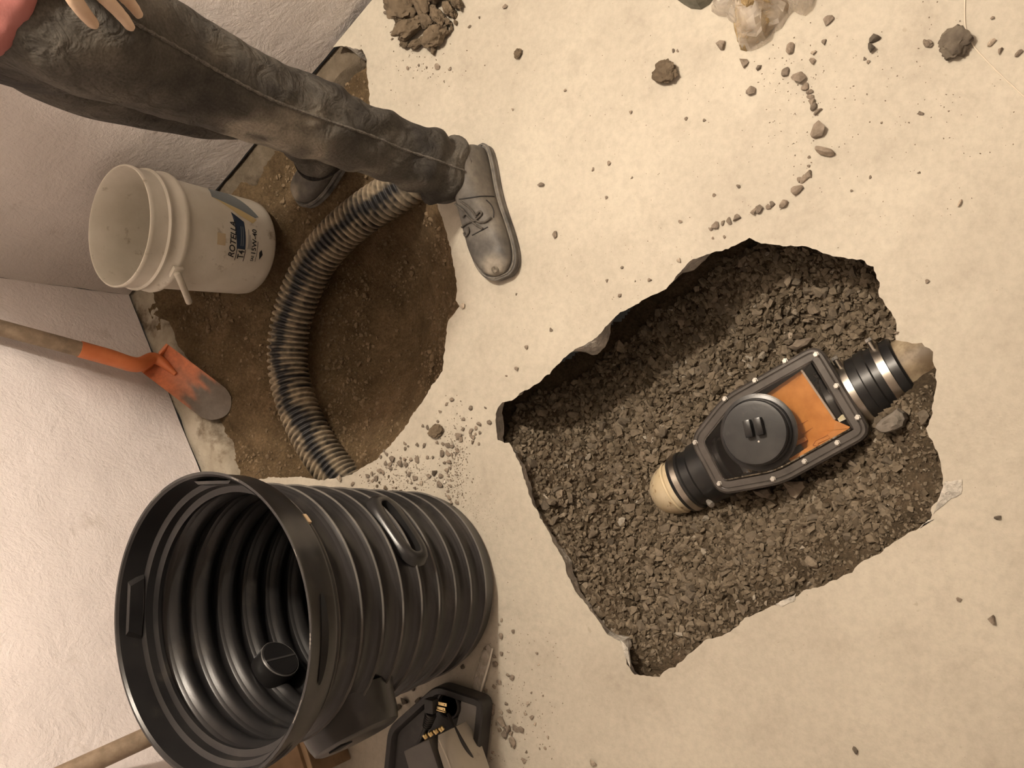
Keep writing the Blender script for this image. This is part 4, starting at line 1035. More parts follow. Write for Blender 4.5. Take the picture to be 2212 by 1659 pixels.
def person():
    heelL, toeL = px(1030, 328, 0), px(1094, 604, 0)
    root = thing('person', 'person in dusty grey jeans and red shirt standing over the pit', 'person', (heelL + toeL) / 2)
    # ---- trousers
    LL = [px(975, 372, .062), px(935, 358, .12), px(850, 322, .22), px(745, 284, .34), px(575, 222, .51), px(330, 118, .72), px(150, 45, .86)]
    hipL = LL[-1]; hipR = hipL + np.array([0.035, 0.17, -0.005])
    RR = [px(692, 336, .0), px(668, 303, .07), px(600, 252, .20), px(412, 208, .46), hipR * 0.62 + px(400, 200, .47) * 0.38 + np.array([-.02, 0, 0]), hipR]
    kb = lambda s, q: 0
    def foldL(s, q):
        e = math.exp(-(s / 0.15) ** 2); m_ = math.exp(-((s - 0.32) / 0.2) ** 2); c1, s1 = math.cos(q), math.sin(q)
        w = mnoise.noise(Vector((s * 9, c1 * 0.9, s1 * 0.9)))
        f = e * 0.013 * math.sin(s * 82 + 2.6 * math.sin(q + .5) + 3 * w) * (0.55 + 0.45 * math.sin(q * 1.0 + 1 + 4 * w))
        f += m_ * 0.009 * mnoise.noise(Vector((s * 24 + 1.6 * c1, c1 * 1.1, s1 * 1.1)))
        f += 0.0065 * mnoise.noise(Vector((s * 11 + 0.8 * s1, c1 * 1.2 + 4, s1 * 1.2))) + 0.003 * mnoise.noise(Vector((s * 30, c1 * 2.2, s1 * 2.2)))
        return f
    def foldR(s, q):
        e = math.exp(-(s / 0.22) ** 2)
        return e * 0.008 * math.sin(s * 70 + 1.6 * math.sin(q)) + 0.005 * mnoise.noise(Vector((s * 8 + 3, math.cos(q) * 1.3, math.sin(q) * 1.3)))
    legL = limb(LL + [hipL + np.array([0.01, 0.03, 0.09])], [0.066, 0.066, 0.068, 0.073, 0.079, 0.090, 0.100, 0.085], 40, 130, foldL)
    legR = limb(RR + [hipR + np.array([0.0, -0.03, 0.09])], [0.062, 0.064, 0.068, 0.079, 0.086, 0.094, 0.085], 36, 100, foldR)
    wc = (hipL + hipR) / 2 + np.array([0.008, 0.0, 0.0])
    ring = lambda c, rx, ry, k=32: np.stack([c + np.array([rx * math.cos(q), ry * math.sin(q), 0]) for q in np.linspace(0, 2 * math.pi, k, endpoint=False)])
    pel = loft([ring(wc + np.array([0, 0, -.10]), 0.085, 0.12), ring(wc + np.array([0.01, 0, -.03]), 0.118, 0.178), ring(wc + np.array([0.008, 0, .04]), 0.118, 0.180), ring(wc + np.array([0, 0, .115]), 0.108, 0.168), ring(wc + np.array([0, 0, .125]), 0.10, 0.16)])
    tv = remesh([legL, legR, pel], 0.005, 3)
    V = tv[0]
    tr = mk('trousers', tv, None, root, sharp=None)
    P2 = np.array([to_px(p) for p in V])
    spots = [(600, 285, 80, 45, 1.2), (520, 290, 50, 34, 0.8), (170, 50, 40, 50, .22), (200, 95, 35, 40, .25), (250, 125, 40, 35, .25), (780, 375, 40, 16, 0.5), (880, 400, 60, 10, .3), (690, 240, 50, 25, .25), (470, 110, 30, 30, .3), (690, 340, 28, 40, .55), (320, 20, 45, 25, .25)]
    wear = np.array([0.16 + 0.22 * mnoise.noise(Vector(p * 9)) + 0.10 * mnoise.noise(Vector(p * 40)) for p in V])
    mod = np.array([0.75 + 0.9 * mnoise.noise(Vector(p * 30)) for p in V])
    nearL = V[:, 1] < (hipL[1] + 0.09)
    for sx, sy, wx, wy, k in spots:
        wear += k * mod * np.exp(-((P2[:, 0] - sx) / wx) ** 2 - ((P2[:, 1] - sy) / wy) ** 2) * (nearL | (sx == 690))
    set_attr(tr, 'wear', np.clip(wear, 0, 1))
    jm = attr_mat('dusty_black_denim', 'wear', (0.030, 0.0275, 0.0255, 1), (0.27, 0.24, 0.195, 1), 0.9, bump=0.35, bscale=420, bdist=0.0015, scale=240, var=0.3, spec=0.2, crease=0.55)
    tr.data.materials.append(jm)
    bv = caster(tv)
    # stitched outer seam
    seam_m = mat('faded_seam', (0.075, 0.068, 0.060, 1), (0.16, 0.145, 0.125, 1), 300, 0.9, spec=0.2)
    sp = spline([np.array([x, y]) for x, y in [(255, 30), (400, 112), (500, 170), (590, 216), (700, 258), (800, 292), (870, 322), (940, 345), (1000, 368)]], 90)
    pts = [cast(bv, x, y, 0.0005) for x, y in sp]; pts = [p for p in pts if p is not None]
    rr_ = [0.0028 + 0.0011 * math.sin(i * 2.2) for i in range(len(pts))]
    mk('side_seam', tube(np.array(pts), rr_, 6), seam_m, tr)
    # pale frayed hem of the far leg
    hem = RR[0]; hd = nz(RR[1] - RR[0])
    mk('trouser_hem', limb([hem - hd * 0.004, hem + hd * 0.006, hem + hd * 0.016], [0.067, 0.0685, 0.0675], 32, 8, lambda s, q: 0.004 * math.sin(3 * q + 1)), jm, tr)
    hemL = LL[0]; hl = nz(LL[1] - LL[0])
    mk('trouser_hem', limb([hemL - hl * 0.004, hemL + hl * 0.008, hemL + hl * 0.018], [0.068, 0.0705, 0.0695], 36, 8, lambda s, q: 0.004 * math.sin(3 * q + .4)), mat('black_denim_hem', (0.07, 0.064, 0.058, 1), (0.12, 0.108, 0.095, 1), 90, 0.9, spec=0.2), tr)
    # ---- shirt
    sc = wc + np.array([0, 0, .085])
    def at(x, y, z): return sc + np.array([x + max(z, 0) * 0.30, y + max(z, 0) * 0.38, z])
    tor = loft([ring(at(0, 0, 0), 0.118, 0.180), ring(at(-.005, 0, .02), 0.124, 0.187), ring(at(0, 0, .12), 0.118, 0.178), ring(at(.01, 0, .25), 0.120, 0.182), ring(at(.015, 0, .36), 0.115, 0.19), ring(at(.01, 0, .43), 0.09, 0.165), ring(at(0, 0, .47), 0.065, 0.085), ring(at(-.005, 0, .50), 0.058, 0.062)])
    shL = at(.01, -0.175, .40); shR = at(.01, .175, .40)
    tip = cast(bv, 291, 40, 0.006); tip = tip if tip is not None else px(291, 40, .72)
    downL = nz(np.array([-.22, .10, -1.0])); tip = px(318, 10, tip[2]); wrL = tip - downL * 0.155; elL = (shL + wrL) / 2 + np.array([0.075, 0.0, 0.0])
    wrR = at(-.10, .30, .30); elR = at(.0, .31, .12)
    sleeve = lambda a, b: limb([a, a * .5 + b * .5 + np.array([0, 0, 0.01]), b], [0.072, 0.062, 0.058], 20, 20)
    sh = remesh([tor, sleeve(shL, elL + (elL - shL) * 0.02), sleeve(shR, elR + (elR - shR) * .02)], 0.009, 3)
    W = sh[0].copy()
    for i, p in enumerate(W):
        W[i] = p + nz(np.array([p[0] - sc[0], p[1] - sc[1], 0])) * (0.006 * mnoise.noise(Vector((math.atan2(p[1] - sc[1], p[0] - sc[0]) * 4.0, p[2] * 4, 1))) )
    mk('shirt', (W, sh[1]), mat('faded_red_cotton', (0.27, 0.095, 0.085, 1), (0.38, 0.15, 0.135, 1), 9, 0.9, bump=0.3, bscale=300, bdist=0.001, spec=0.2), root, sharp=None)
    # ---- body: one continuous skin surface (head, neck, trunk, arms, hands, legs)
    neck = at(-.01, 0, .52); hc = at(-.03, 0, .645)
    body = [loft([ring(wc + np.array([0, 0, -.04]), .05, .10), ring(wc + np.array([0, 0, .1]), .075, .12), ring(at(0, 0, .2), .085, .13), ring(at(0, 0, .38), .075, .13), ring(at(0, 0, .46), .05, .06), ring(neck, .05, .052), ring(neck + np.array([-.01, 0, .05]), .05, .052)])]
    body += [ball(hc, 0.094, 0.077, 0.118, 28), ball(hc + np.array([-.035, 0, -.055]), .060, .058, .062), ball(hc + np.array([-.098, 0, -.012]), .018, .014, .026), ball(hc + np.array([-.084, 0, .03]), .02, .05, .014), ball(hc + np.array([-.088, 0, -.062]), .012, .026, .011)]
    body += [ball(hc + np.array([.005, s * .078, -.005]), .018, .008, .030) for s in (-1, 1)]
    body += [limb([hipL, LL[4], LL[2], LL[0] + np.array([0, 0, .01])], [.06, .045, .042, .036], 16, 30), limb([hipR, RR[3], RR[1], RR[0] + np.array([0, 0, .02])], [.06, .045, .042, .036], 16, 30)]
    def arm(sh_, el, wr): return [limb([sh_ + (wc - sh_) * 0.12, sh_, el, wr], [.055, .048, .038, .026], 16, 40)]
    def hand(wr, down, fwd, side, curl, tips=None):
        """palm, four fingers and a thumb; down = along the fingers, fwd = towards the thumb edge, side = palm normal"""
        parts = [limb([wr - down * .02, wr + down * .03, wr + down * .085], [.024, .030, .030], 16, 12, asp=0.62)]
        pal = [wr + down * .03 + fwd * k for k in (.012, -.012)]
        rings = []
        for t_, hw, th in ((0.0, .024, .017), (.03, .034, .016), (.06, .041, .014), (.088, .041, .012)):
            c = wr + down * t_
            rings.append(np.stack([c + fwd * (hw * math.cos(q)) + side * (th * math.sin(q)) for q in np.linspace(0, 2 * math.pi, 16, endpoint=False)]))
        parts.append(loft(rings))
        for k, (o, ln) in enumerate(((.032, .072), (.0105, .080), (-.0115, .074), (-.032, .058))):
            b = wr + down * .078 + fwd * o; spread = fwd * (o * 0.30)
            p1 = b + (down * ln * .42 + spread * .4); p2 = p1 + (nz(down + side * curl * .7) * ln * .32 + spread * .2); p3 = p2 + nz(down + side * curl * 1.6) * ln * .26
            parts.append(limb([b - down * .012, b, p1, p2, p3], [.0095, .0095, .0092, .0085, .0072], 12, 18))
            parts.append(ball(p3, .0074, .0074, .0074, 10))
        b = wr + down * .028 + fwd * .026; p1 = b + nz(down * .75 + fwd * .8 + side * .2) * .036; p2 = p1 + nz(down + fwd * .35 + side * .25) * .030; p3 = p2 + nz(down + fwd * .1 + side * .3) * .022
        parts.append(limb([b - fwd * .012, b, p1, p2, p3], [.014, .013, .0115, .0102, .0085], 12, 16)); parts.append(ball(p3, .0086, .0086, .0086, 10))
        return parts
    fwdL = nz(np.array([-1.0, 0, 0]) - downL * downL.dot(np.array([-1.0, 0, 0]))); sideL = nz(np.cross(downL, fwdL)); sideL = sideL if sideL[1] > 0 else -sideL
    body += arm(shL, elL, wrL) + hand(wrL, downL, fwdL, sideL, 0.3)
    dR = nz(np.array([-.35, .25, .75])); fR = nz(np.array([-.7, .5, .1])); fR = nz(fR - dR * fR.dot(dR)); sR = nz(np.cross(dR, fR))
    body += arm(shR, elR, wrR) + hand(wrR, dR, fR, sR, 0.5)
    skin = mat('dusty_skin', (0.52, 0.36, 0.25, 1), (0.62, 0.46, 0.33, 1), 25, 0.6, dirt=(0.33, 0.22, 0.13, 1), dscale=30, dlo=.6, dhi=.78)
    bd = mk('body', remesh(body, 0.0042, 2), skin, root, sharp=None)
    ew = mat('eye_white', (0.7, 0.68, 0.64, 1), rough=0.2); ei = mat('eye_iris', (0.05, 0.03, 0.02, 1), rough=0.2)
    for s in (-1, 1):
        e = mk('eye', ball(hc + np.array([-.083, s * .030, .004]), .011, .013, .009, 14), ew, bd)
        mk('iris', ball(hc + np.array([-.0925, s * .030, .004]), .003, .0055, .0055, 10), ei, e)
    mk('mouth', ball(hc + np.array([-.092, 0, -.062]), .009, .024, .004, 14), mat('lip', (0.35, 0.16, 0.12, 1), rough=0.5), bd)
    hv = ball(hc + np.array([.012, 0, .022]), 0.094, 0.085, 0.108, 28)
    hv = ([p + nz(p - hc) * 0.006 * mnoise.noise(Vector(p * 60)) for p in hv[0]], hv[1])
    mk('hair', hv, mat('brown_hair', (0.045, 0.03, 0.02, 1), (0.09, 0.06, 0.04, 1), 120, 0.7, bump=0.8, bscale=300, bdist=0.003), root)
    # ---- shoes
    def shoe(heel, toe, side, label):
        L = np.linalg.norm(toe - heel); d = nz(toe - heel); n = np.array([-d[1], d[0], 0.0]) * side; z = np.array([0, 0, 1.0])
        secs = [(0.0, .020, .055), (.025, .031, .075), (.08, .036, .094), (.2, .038, .105), (.34, .038, .100), (.46, .0405, .085), (.58, .0455, .070), (.70, .049, .0615), (.82, .0475, .056), (.90, .042, .051), (.96, .031, .044), (.99, .018, .036), (1.0, .008, .028)]
        S = np.array(secs); uu = np.linspace(0, 1, 48); uu = 0.5 - 0.5 * np.cos(math.pi * uu)
        hw = np.interp(uu, S[:, 0], S[:, 1]); ht = np.interp(uu, S[:, 0], S[:, 2])
        k = np.array([1, 2, 3, 2, 1]) / 9.0; hw[2:-2] = np.convolve(hw, k, 'valid'); ht[2:-2] = np.convolve(ht, k, 'valid')
        bend = lambda u: 0.010 * math.sin(math.pi * u ** 1.4)
        rings = []
        for u_, w_, h_ in zip(uu, hw, ht):
            c = heel + d * (0.006 + (L - 0.012) * u_) + n * (bend(u_) - 0.004); r = []
            for q in np.linspace(0, math.pi, 21):
                ex = 0.62 if u_ > .5 else 0.7
                r.append(c + n * (w_ * math.copysign(abs(math.cos(q)) ** ex, math.cos(q))) + z * (0.024 + (h_ - .024) * max(0, math.sin(q)) ** 0.72 + 0.0016 * mnoise.noise(Vector((u_ * 14, q * 2, side)))))
            for q in np.linspace(1, -1, 7)[1:-1]: r.append(c - n * (w_ * q) * 1.0 * -1 * -1 + z * 0.020)
            rings.append(np.array(r))
        up = loft(rings)
        o = mk('shoe', up, None, root, sharp=None)
        V = np.asarray(up[0]); uv = (V - heel) @ d / L
        w_ = np.array([0.25 + 0.3 * mnoise.noise(Vector(p * 16)) + 0.18 * mnoise.noise(Vector(p * 60)) for p in V])
        tp = heel + d * L * 0.93 + n * 0.0 + z * 0.05
        w_ += 1.4 * np.exp(-(np.linalg.norm(V - tp, axis=1) / 0.021) ** 2) + 0.25 * smoothstep(.03, .02, V[:, 2] - heel[2])
        set_attr(o, 'wear', np.clip(w_, 0, 1))
        o.data.materials.append(attr_mat('scuffed_black_leather', 'wear', (0.045, 0.042, 0.040, 1), (0.30, 0.265, 0.215, 1), 0.5, bump=0.3, bscale=120, bdist=0.002, scale=90, var=0.25, rough1=0.75))
        o['label'] = label
        ol = []
        for u_, w2 in zip(uu, hw): ol.append(heel + d * (L * u_) + n * (bend(u_) - .004 + w2 + .0065))
        for u_, w2 in zip(uu[::-1], hw[::-1]): ol.append(heel + d * (L * u_) + n * (bend(u_) - .004 - w2 - .0065))
        ol = np.array(ol)[:, :2]; z0 = heel[2]
        lv = lambda p, h: np.c_[p, np.full(len(p), z0 + h)]
        sole = mk('sole', loft([lv(inset(ol, .004), 0.0006), lv(ol, .003), lv(ol, .011), lv(inset(ol, .0015), .0125), lv(ol, .014), lv(inset(ol, -.001), .022), lv(inset(ol, .003), .0245), lv(inset(ol, .007), .0245)]), mat('rubber_sole', (0.05, 0.047, 0.043, 1), (0.17, 0.155, 0.135, 1), 30, 0.75, bump=0.4, bscale=90, bdist=0.003), o, sharp=50)
        mk('welt_stitching', tube(lv(inset(ol, .0035), .0255)[::1], [0.0011 + .0006 * math.sin(i * 2.1) for i in range(96)], 5), mat('welt_thread', (0.20, 0.18, 0.15, 1), rough=0.8), sole)
        return o, up
    oL, upL = shoe(heelL, toeL, -1.0, 'left work shoe on the slab with a worn hole in the toe')
    b = caster(upL); lace = mat('dark_lace', (0.05, 0.043, 0.036, 1), (0.09, 0.078, 0.064, 1), 200, 0.85); seamd = mat('leather_seam', (0.018, 0.016, 0.015, 1), rough=0.7)
    for pl in ([(986, 440), (1000, 452), (1012, 466), (1024, 477)], [(996, 434), (1010, 444), (1022, 456), (1030, 470)], [(1028, 476), (1036, 468), (1041, 461), (1037, 457), (1030, 464)], [(1030, 477), (1040, 480), (1050, 478), (1060, 470)], [(998, 492), (1008, 483), (1020, 478), (1030, 476)], [(1022, 480), (1032, 487), (1044, 494)], [(1004, 502), (1008, 510), (1014, 500), (1012, 490)], [(1000, 450), (1006, 460), (1001, 468)]):
        sp_ = spline([np.array(q, float) for q in pl], 14); q = [cast(b, x, y, 0.003) for x, y in sp_]; q = [p for p in q if p is not None]
        if len(q) > 4: mk('lace', tube(np.array(q), 0.0023, 7), lace, oL)
    for pl in ([(992, 430), (1015, 427), (1040, 424), (1070, 425), (1094, 430)], [(1066, 470), (1066, 455), (1060, 442), (1050, 432)], [(1020, 508), (1035, 500), (1054, 490)]):
        sp_ = spline([np.array(q, float) for q in pl], 20); q = [cast(b, x, y, 0.0004) for x, y in sp_]; q = [p for p in q if p is not None]
        if len(q) > 4: mk('stitched_seam', tube(np.array(q), 0.0014, 6), seamd, oL)
    p = cast(b, 1069, 582, 0.0)
    if p is not None:
        nrm = nz(np.array([-.3, -.1, .9])); mk('toe_hole', lathe([(0.0, .0012), (.0045, .0012), (.0062, .0026), (.0085, .0010)], p, nrm, 18), mat('worn_hole', (0.10, 0.085, 0.065, 1), (0.2, 0.17, 0.13, 1), 200, 0.8), oL)
    zR = float(np.max(PITZ(np.array([px(652, 437, -.06), px(690, 395, -.06), px(720, 355, -.06)])))) + 0.004
    toeR = px(652, 437, zR); heelR = toeR + nz(px(722, 352, zR) - toeR) * 0.285
    shoe(heelR, toeR, 1.0, 'right work shoe on the soil beneath the far trouser leg')
person()
# ------------------------------------------------------------------ loose stones and clods on the slab
def slab_stone(x, y, s, m='stone', label=None, group=None, asp=None, ang=None, flat=None, cat='stone', name=None, kind='r', k=None):
    p = px(x, y, 0.0); size = s * mpp(p) * (0.92 if kind == 'c' else 1.12)
    return put_stone(name or ('soil_clod' if m == 'clod' else 'stone'), p, size, m, label, cat, group, asp=asp if asp else random.uniform(0.8, 1.15), ang=ang, flat=flat if flat else random.uniform(0.8, 1.1), tilt=0.12, kind=kind, k=k)

ARC = [(1697, 157, 22), (1726, 172, 29), (1739, 189, 20), (1749, 199, 15), (1751, 211, 18), (1755, 221, 19), (1758, 231, 20), (1767, 242, 20, .55), (1770, 281, 42), (1783, 329, 42, .62),
       (1748, 340, 8), (1747, 359, 8), (1749, 374, 20), (1738, 387, 23), (1727, 388, 14), (1721, 411, 31, .72), (1694, 441, 23), (1668, 441, 14), (1661, 447, 12), (1641, 453, 20), (1629, 459, 21), (1592, 473, 20), (1576, 478, 18), (1562, 482, 13), (1546, 488, 20), (1537, 493, 13)]
ORD = ['first', 'second', 'third', 'fourth', 'fifth', 'sixth', 'seventh', 'eighth', 'ninth', 'tenth', 'eleventh', 'twelfth', 'thirteenth', 'fourteenth', 'fifteenth', 'sixteenth', 'seventeenth', 'eighteenth', 'nineteenth', 'twentieth'] + ['twenty-' + q for q in ('first', 'second', 'third', 'fourth', 'fifth', 'sixth', 'seventh', 'eighth', 'ninth')] + ['thirtieth'] + ['thirty-' + q for q in ('first', 'second', 'third', 'fourth', 'fifth', 'sixth', 'seventh', 'eighth', 'ninth')]
for i, a in enumerate(ARC):
    lab = '%s brown stone of the curved line, counted from the plastic bag end' % ORD[i]
    if i == 8: lab = 'largest triangular stone in the curved line of stones'
    if i == 9: lab = 'long bean-shaped stone in the curved line, below the triangular one'
    slab_stone(a[0], a[1], a[2], 'stone', lab, 'stones in the curved line', asp=a[3] if len(a) > 3 else None, ang=(1.1 if i == 9 else (2.2 if i in (7, 15) else None)))

SINGLE = [
 (1560, 101, 27, 'stone', 'blocky brown stone below the plastic bag tip'), (1605, 137, 23, 'stone', 'brown stone below the bag, above the pear-shaped stone'), (1641, 146, 17, 'stone', 'small oblong stone right below the bag tip'),
 (1623, 199, 21, 'stone', 'pear-shaped brown stone alone inside the curved line'), (1708, 106, 23, 'stone', 'rounded square stone right of the bag shadow'), (1789, 45, 25, 'stone', 'brown stone at the edge of the corner shadow'),
 (1782, 92, 15, 'stone', 'small round stone below the stone at the corner shadow edge'), (1755, 134, 16, 'stone', 'small stone right above the largest curved-line start'), (1757, 115, 13, 'stone_pale', 'small pale stone pair between bag and corner shadow'),
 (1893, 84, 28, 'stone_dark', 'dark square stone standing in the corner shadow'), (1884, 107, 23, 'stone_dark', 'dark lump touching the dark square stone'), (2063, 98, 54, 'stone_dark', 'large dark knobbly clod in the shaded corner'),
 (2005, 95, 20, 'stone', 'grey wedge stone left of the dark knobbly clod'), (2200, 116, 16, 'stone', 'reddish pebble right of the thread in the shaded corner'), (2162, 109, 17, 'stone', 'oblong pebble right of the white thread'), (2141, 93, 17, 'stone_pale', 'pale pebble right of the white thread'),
 (1443, 160, 50, 'clod', 'round crusty soil clod alone on the slab'), (1121, 117, 20, 'clod', 'small soil clod right of the soil pile'),
 (1170, 400, 17, 'stone', 'oblong pebble right of the shoe heel'), (1200, 507, 17, 'stone', 'round pebble right of the shoe toe'), (1001, 661, 14, 'stone_pale', 'pebble at the notch of the pit edge'),
 (1469, 563, 15, 'stone_pale', 'pale pebble at the upper edge of the gravel hole'), (2144, 1335, 22, 'stone', 'triangular stone near the right edge of the floor'), (2156, 1118, 16, 'stone_dark', 'small oblong dark stone near the right edge of the floor'),
 (2072, 1295, 12, 'stone', 'small stone left of the triangular stone at right'), (1990, 245, 12, 'stone', 'small dark pebble under the shaded corner'), (2074, 439, 16, 'stone_pale', 'pale oblong pebble on the right of the floor'),
 (945, 931, 38, 'clod', 'ragged brown soil clod between the pit and the gravel hole'), (941, 1020, 19, 'stone_dark', 'dark round stone in the rubble beside the pit'), (1065, 1532, 27, 'stone', 'largest round stone beside the black equipment base'),
 (1085, 1555, 31, 'stone', 'long upright stone beside the black equipment base'), (1109, 1601, 21, 'stone', 'lowest stone of the heap beside the black equipment base'), (1041, 1621, 18, 'stone', 'stone at the lower corner of the black equipment base'),
 (1283, 1645, 16, 'stone_pale', 'pale pebble at the bottom edge of the picture'), (735, 1032, 19, 'stone_pale', 'pale upright stone on the slab edge at the pipe end'), (1848, 1620, 15, 'stone_dark', 'dark crumb low on the bare floor at right'), (1938, 719, 12, 'stone', 'oblong pebble on the slab beside the outlet pipe')]
for x, y, s, m, lab in SINGLE:
    slab_stone(x, y, s, m, lab, kind='c' if 'clod' in lab and s > 15 else 'r', flat=0.8 if 'clod' in lab else None, cat='clod' if m == 'clod' or 'clod' in lab else 'stone', asp=0.62 if 'oblong' in lab or 'long ' in lab else None)

RUB = '977,863,13 965,873,10 951,889,10 1018,881,12 1049,881,8 946,910,9 915,920,11 924,923,12 1001,907,12 1036,916,13 1058,912,14 1029,925,11 1001,927,11 993,941,20 997,947,16 1018,932,16 1018,940,12 1022,945,14 1022,954,12 1028,938,8 1037,935,9 1035,959,8 946,956,12 958,959,11 968,962,14 977,964,14 988,972,13 956,979,16 968,979,16 977,981,9 985,982,8 973,997,16 961,999,9 965,1015,14 974,1011,9 927,1027,15 953,1028,14 953,1045,18 941,1038,7 902,993,18 889,993,11 924,988,10 936,988,8 917,962,12 902,960,11 875,958,11 876,969,10 882,964,7 830,974,9 822,987,12 835,981,12 849,990,16 866,1001,18 878,1003,12 876,991,12 866,989,8 843,1003,14 834,1001,12 845,1012,10 822,1017,14 829,1021,12 795,1027,14 804,1023,11 814,1033,14 805,1038,12 796,1038,10 885,1024,13 897,1032,16 878,1020,7 881,1039,8 890,1043,9 898,1054,10 902,1065,8 763,1045,12 766,1062,13 958,1088,14 942,1078,7 971,1075,14 977,1086,12 988,1086,12 968,1062,10 974,1050,9 970,1029,9 974,1038,7'
RUB_P = '911,1044,14 742,1056,12 753,1056,12 802,1063,14 819,1068,13'
RUB_C = '834,1054,12 850,1063,12 867,1063,14 838,1065,9 856,1054,7 815,1050,9 840,1030,8 850,1040,7 820,1042,7'
EQ = '1078,1349,7 1110,1363,11 1083,1373,15 1052,1402,16 1085,1411,12 1070,1418,11 1070,1433,18 1098,1458,10 1107,1463,14 1080,1473,14 1068,1483,11 1050,1490,12 1054,1516,15 1059,1507,6 1102,1534,14 1094,1519,10 1099,1571,20 1115,1572,20 1127,1575,15 1091,1584,18 1079,1576,12 1105,1583,12 1149,1549,14 1148,1496,7 1066,1625,10 1062,1638,8 1131,1642,13 1160,1411,7 1173,1503,6 1166,1617,6 1178,1616,8 1137,1623,8 1073,1564,8'
EQ_P = '1084,1339,11 1083,1537,12 1156,1564,10 1136,1540,9 1142,1519,12 1164,1436,7 1185,1593,9'
FAR = '1107,237,8 1092,16,12 1222,196,9 1363,243,9 1365,385,8 1310,427,9 1316,353,11 1482,257,10 1522,260,8 1464,110,8 1543,422,10 1595,403,10 1281,366,10 1345,578,10 1312,607,9 1405,605,12 1340,638,12 1372,608,6 1138,750,12 1117,797,12 1094,812,7 1190,712,12 1116,636,7 1470,479,10 1867,127,9 1875,134,9 1905,265,7 1880,383,8 1986,373,8 1840,412,6 2003,608,10 2144,40,8 1540,515,8 1565,512,8 1455,110,9 882,148,9 905,142,8 922,147,8 946,145,14 973,149,11 855,60,10 845,70,7 848,85,7 835,28,12 1015,58,9 1036,38,7'
LAND = [('the worn shoe toe', 1080, 560), ('the soil pile', 930, 60), ('the round crusty clod', 1443, 160), ('the plastic bag tip', 1620, 110), ('the pear-shaped stone', 1623, 199), ('the triangular stone', 1770, 281),
        ('the dark square stone', 1893, 84), ('the knobbly dark clod', 2063, 98), ('the gravel hole tip', 1618, 515), ('the gravel hole corner', 1072, 900), ('the ragged clod by the pit', 945, 931), ('the dark round rubble stone', 941, 1020),
        ('the pale pipe-end stone', 735, 1032), ('the basin grab pocket', 860, 1140), ('the basin foot', 1060, 1300), ('the plastic sleeve', 1045, 1450), ('the largest round stone', 1065, 1532), ('the lowest heap stone', 1109, 1601), ('the long upright stone', 1085, 1555)]
RANK = {}
def place_of(x, y):
    """where a small stone lies: nearest landmark, side in the picture and rank among its like"""
    nm, lx, ly = min(LAND, key=lambda l: math.hypot(l[1] - x, l[2] - y)); dx, dy = x - lx, y - ly
    side = ('right of' if dx > 0 else 'left of') if abs(dx) > abs(dy) else ('below' if dy > 0 else 'above')
    return nm, side, math.hypot(dx, dy)
def cluster(txt, m, noun, grp):
    its = []
    for it in txt.split():
        x, y, s = (float(q) for q in it.split(',')); its.append((x, y, s) + place_of(x, y))
    its.sort(key=lambda q: q[5])
    for x, y, s, nm, side, _ in its:
        k = RANK.get((noun, nm, side), 0); RANK[(noun, nm, side)] = k + 1
        slab_stone(x, y, s, m, '%s %s %s, %snearest' % (noun, side, nm, '' if k == 0 else ORD[k] + ' '), grp, cat='clod' if m == 'clod' else 'stone')
cluster(RUB, 'stone', 'small brown stone', 'rubble stones between pit and basin')
cluster(RUB_P, 'stone_pale', 'small pale stone', 'pale rubble stones beside the basin')
cluster(RUB_C, 'clod', 'small earth crumb', 'earth crumbs beside the basin')
cluster(EQ, 'stone', 'grey-brown stone', 'stones scattered beside the equipment')
cluster(EQ_P, 'stone_pale', 'pale stone chip', 'pale chips beside the equipment')
cluster(FAR, 'stone', 'tiny brown pebble', 'single pebbles on the open slab')
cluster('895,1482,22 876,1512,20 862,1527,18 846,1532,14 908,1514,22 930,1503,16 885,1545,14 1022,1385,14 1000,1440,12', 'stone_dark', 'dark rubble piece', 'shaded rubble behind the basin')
slab_stone(961, 1041, 9, 'quartz', 'white angular chip in the rubble beside the dark round stone'); slab_stone(781, 1062, 14, 'quartz', 'white angular chip against the top of the black basin')

# the earth pile at the top edge
PILE = [(880, 25, 74, .75, 1.2), (925, 8, 60, .7, .4), (893, 72, 62, .6, 1.9), (906, 100, 34, .55, 1.8), (922, 92, 30, .5, 1.5), (948, 88, 56, .6, 2.0), (930, 52, 44, .6, .8), (905, 52, 34, .7, .2), (955, 40, 40, .6, .6), (975, 24, 38, .5, .7), (992, 8, 40, .45, .7), (984, 32, 18, .7, 0), (972, 50, 22, .6, .8), (962, 62, 20, .7, 1.5), (968, 74, 20, .6, 1.8), (880, 100, 24, .6, 1.2), (940, 28, 30, .7, 0), (866, 8, 30, .7, 0), (978, 62, 12, .7, 0), (900, -30, 90, .8, .3), (960, -28, 80, .8, .9), (870, 55, 22, .6, 1.4), (940, 108, 22, .6, .2), (986, 50, 12, .7, .5)]
PILE.sort(key=lambda q: -q[2])
for i, (x, y, s, a, g) in enumerate(PILE):
    o = slab_stone(x, y, s * 1.05, 'clod', 'brown earth lump in the pile at the top edge, %slargest' % ('' if i == 0 else ORD[i] + ' '), 'earth lumps of the pile', asp=a * 1.15, ang=g, flat=1.0, cat='clod', kind='c')

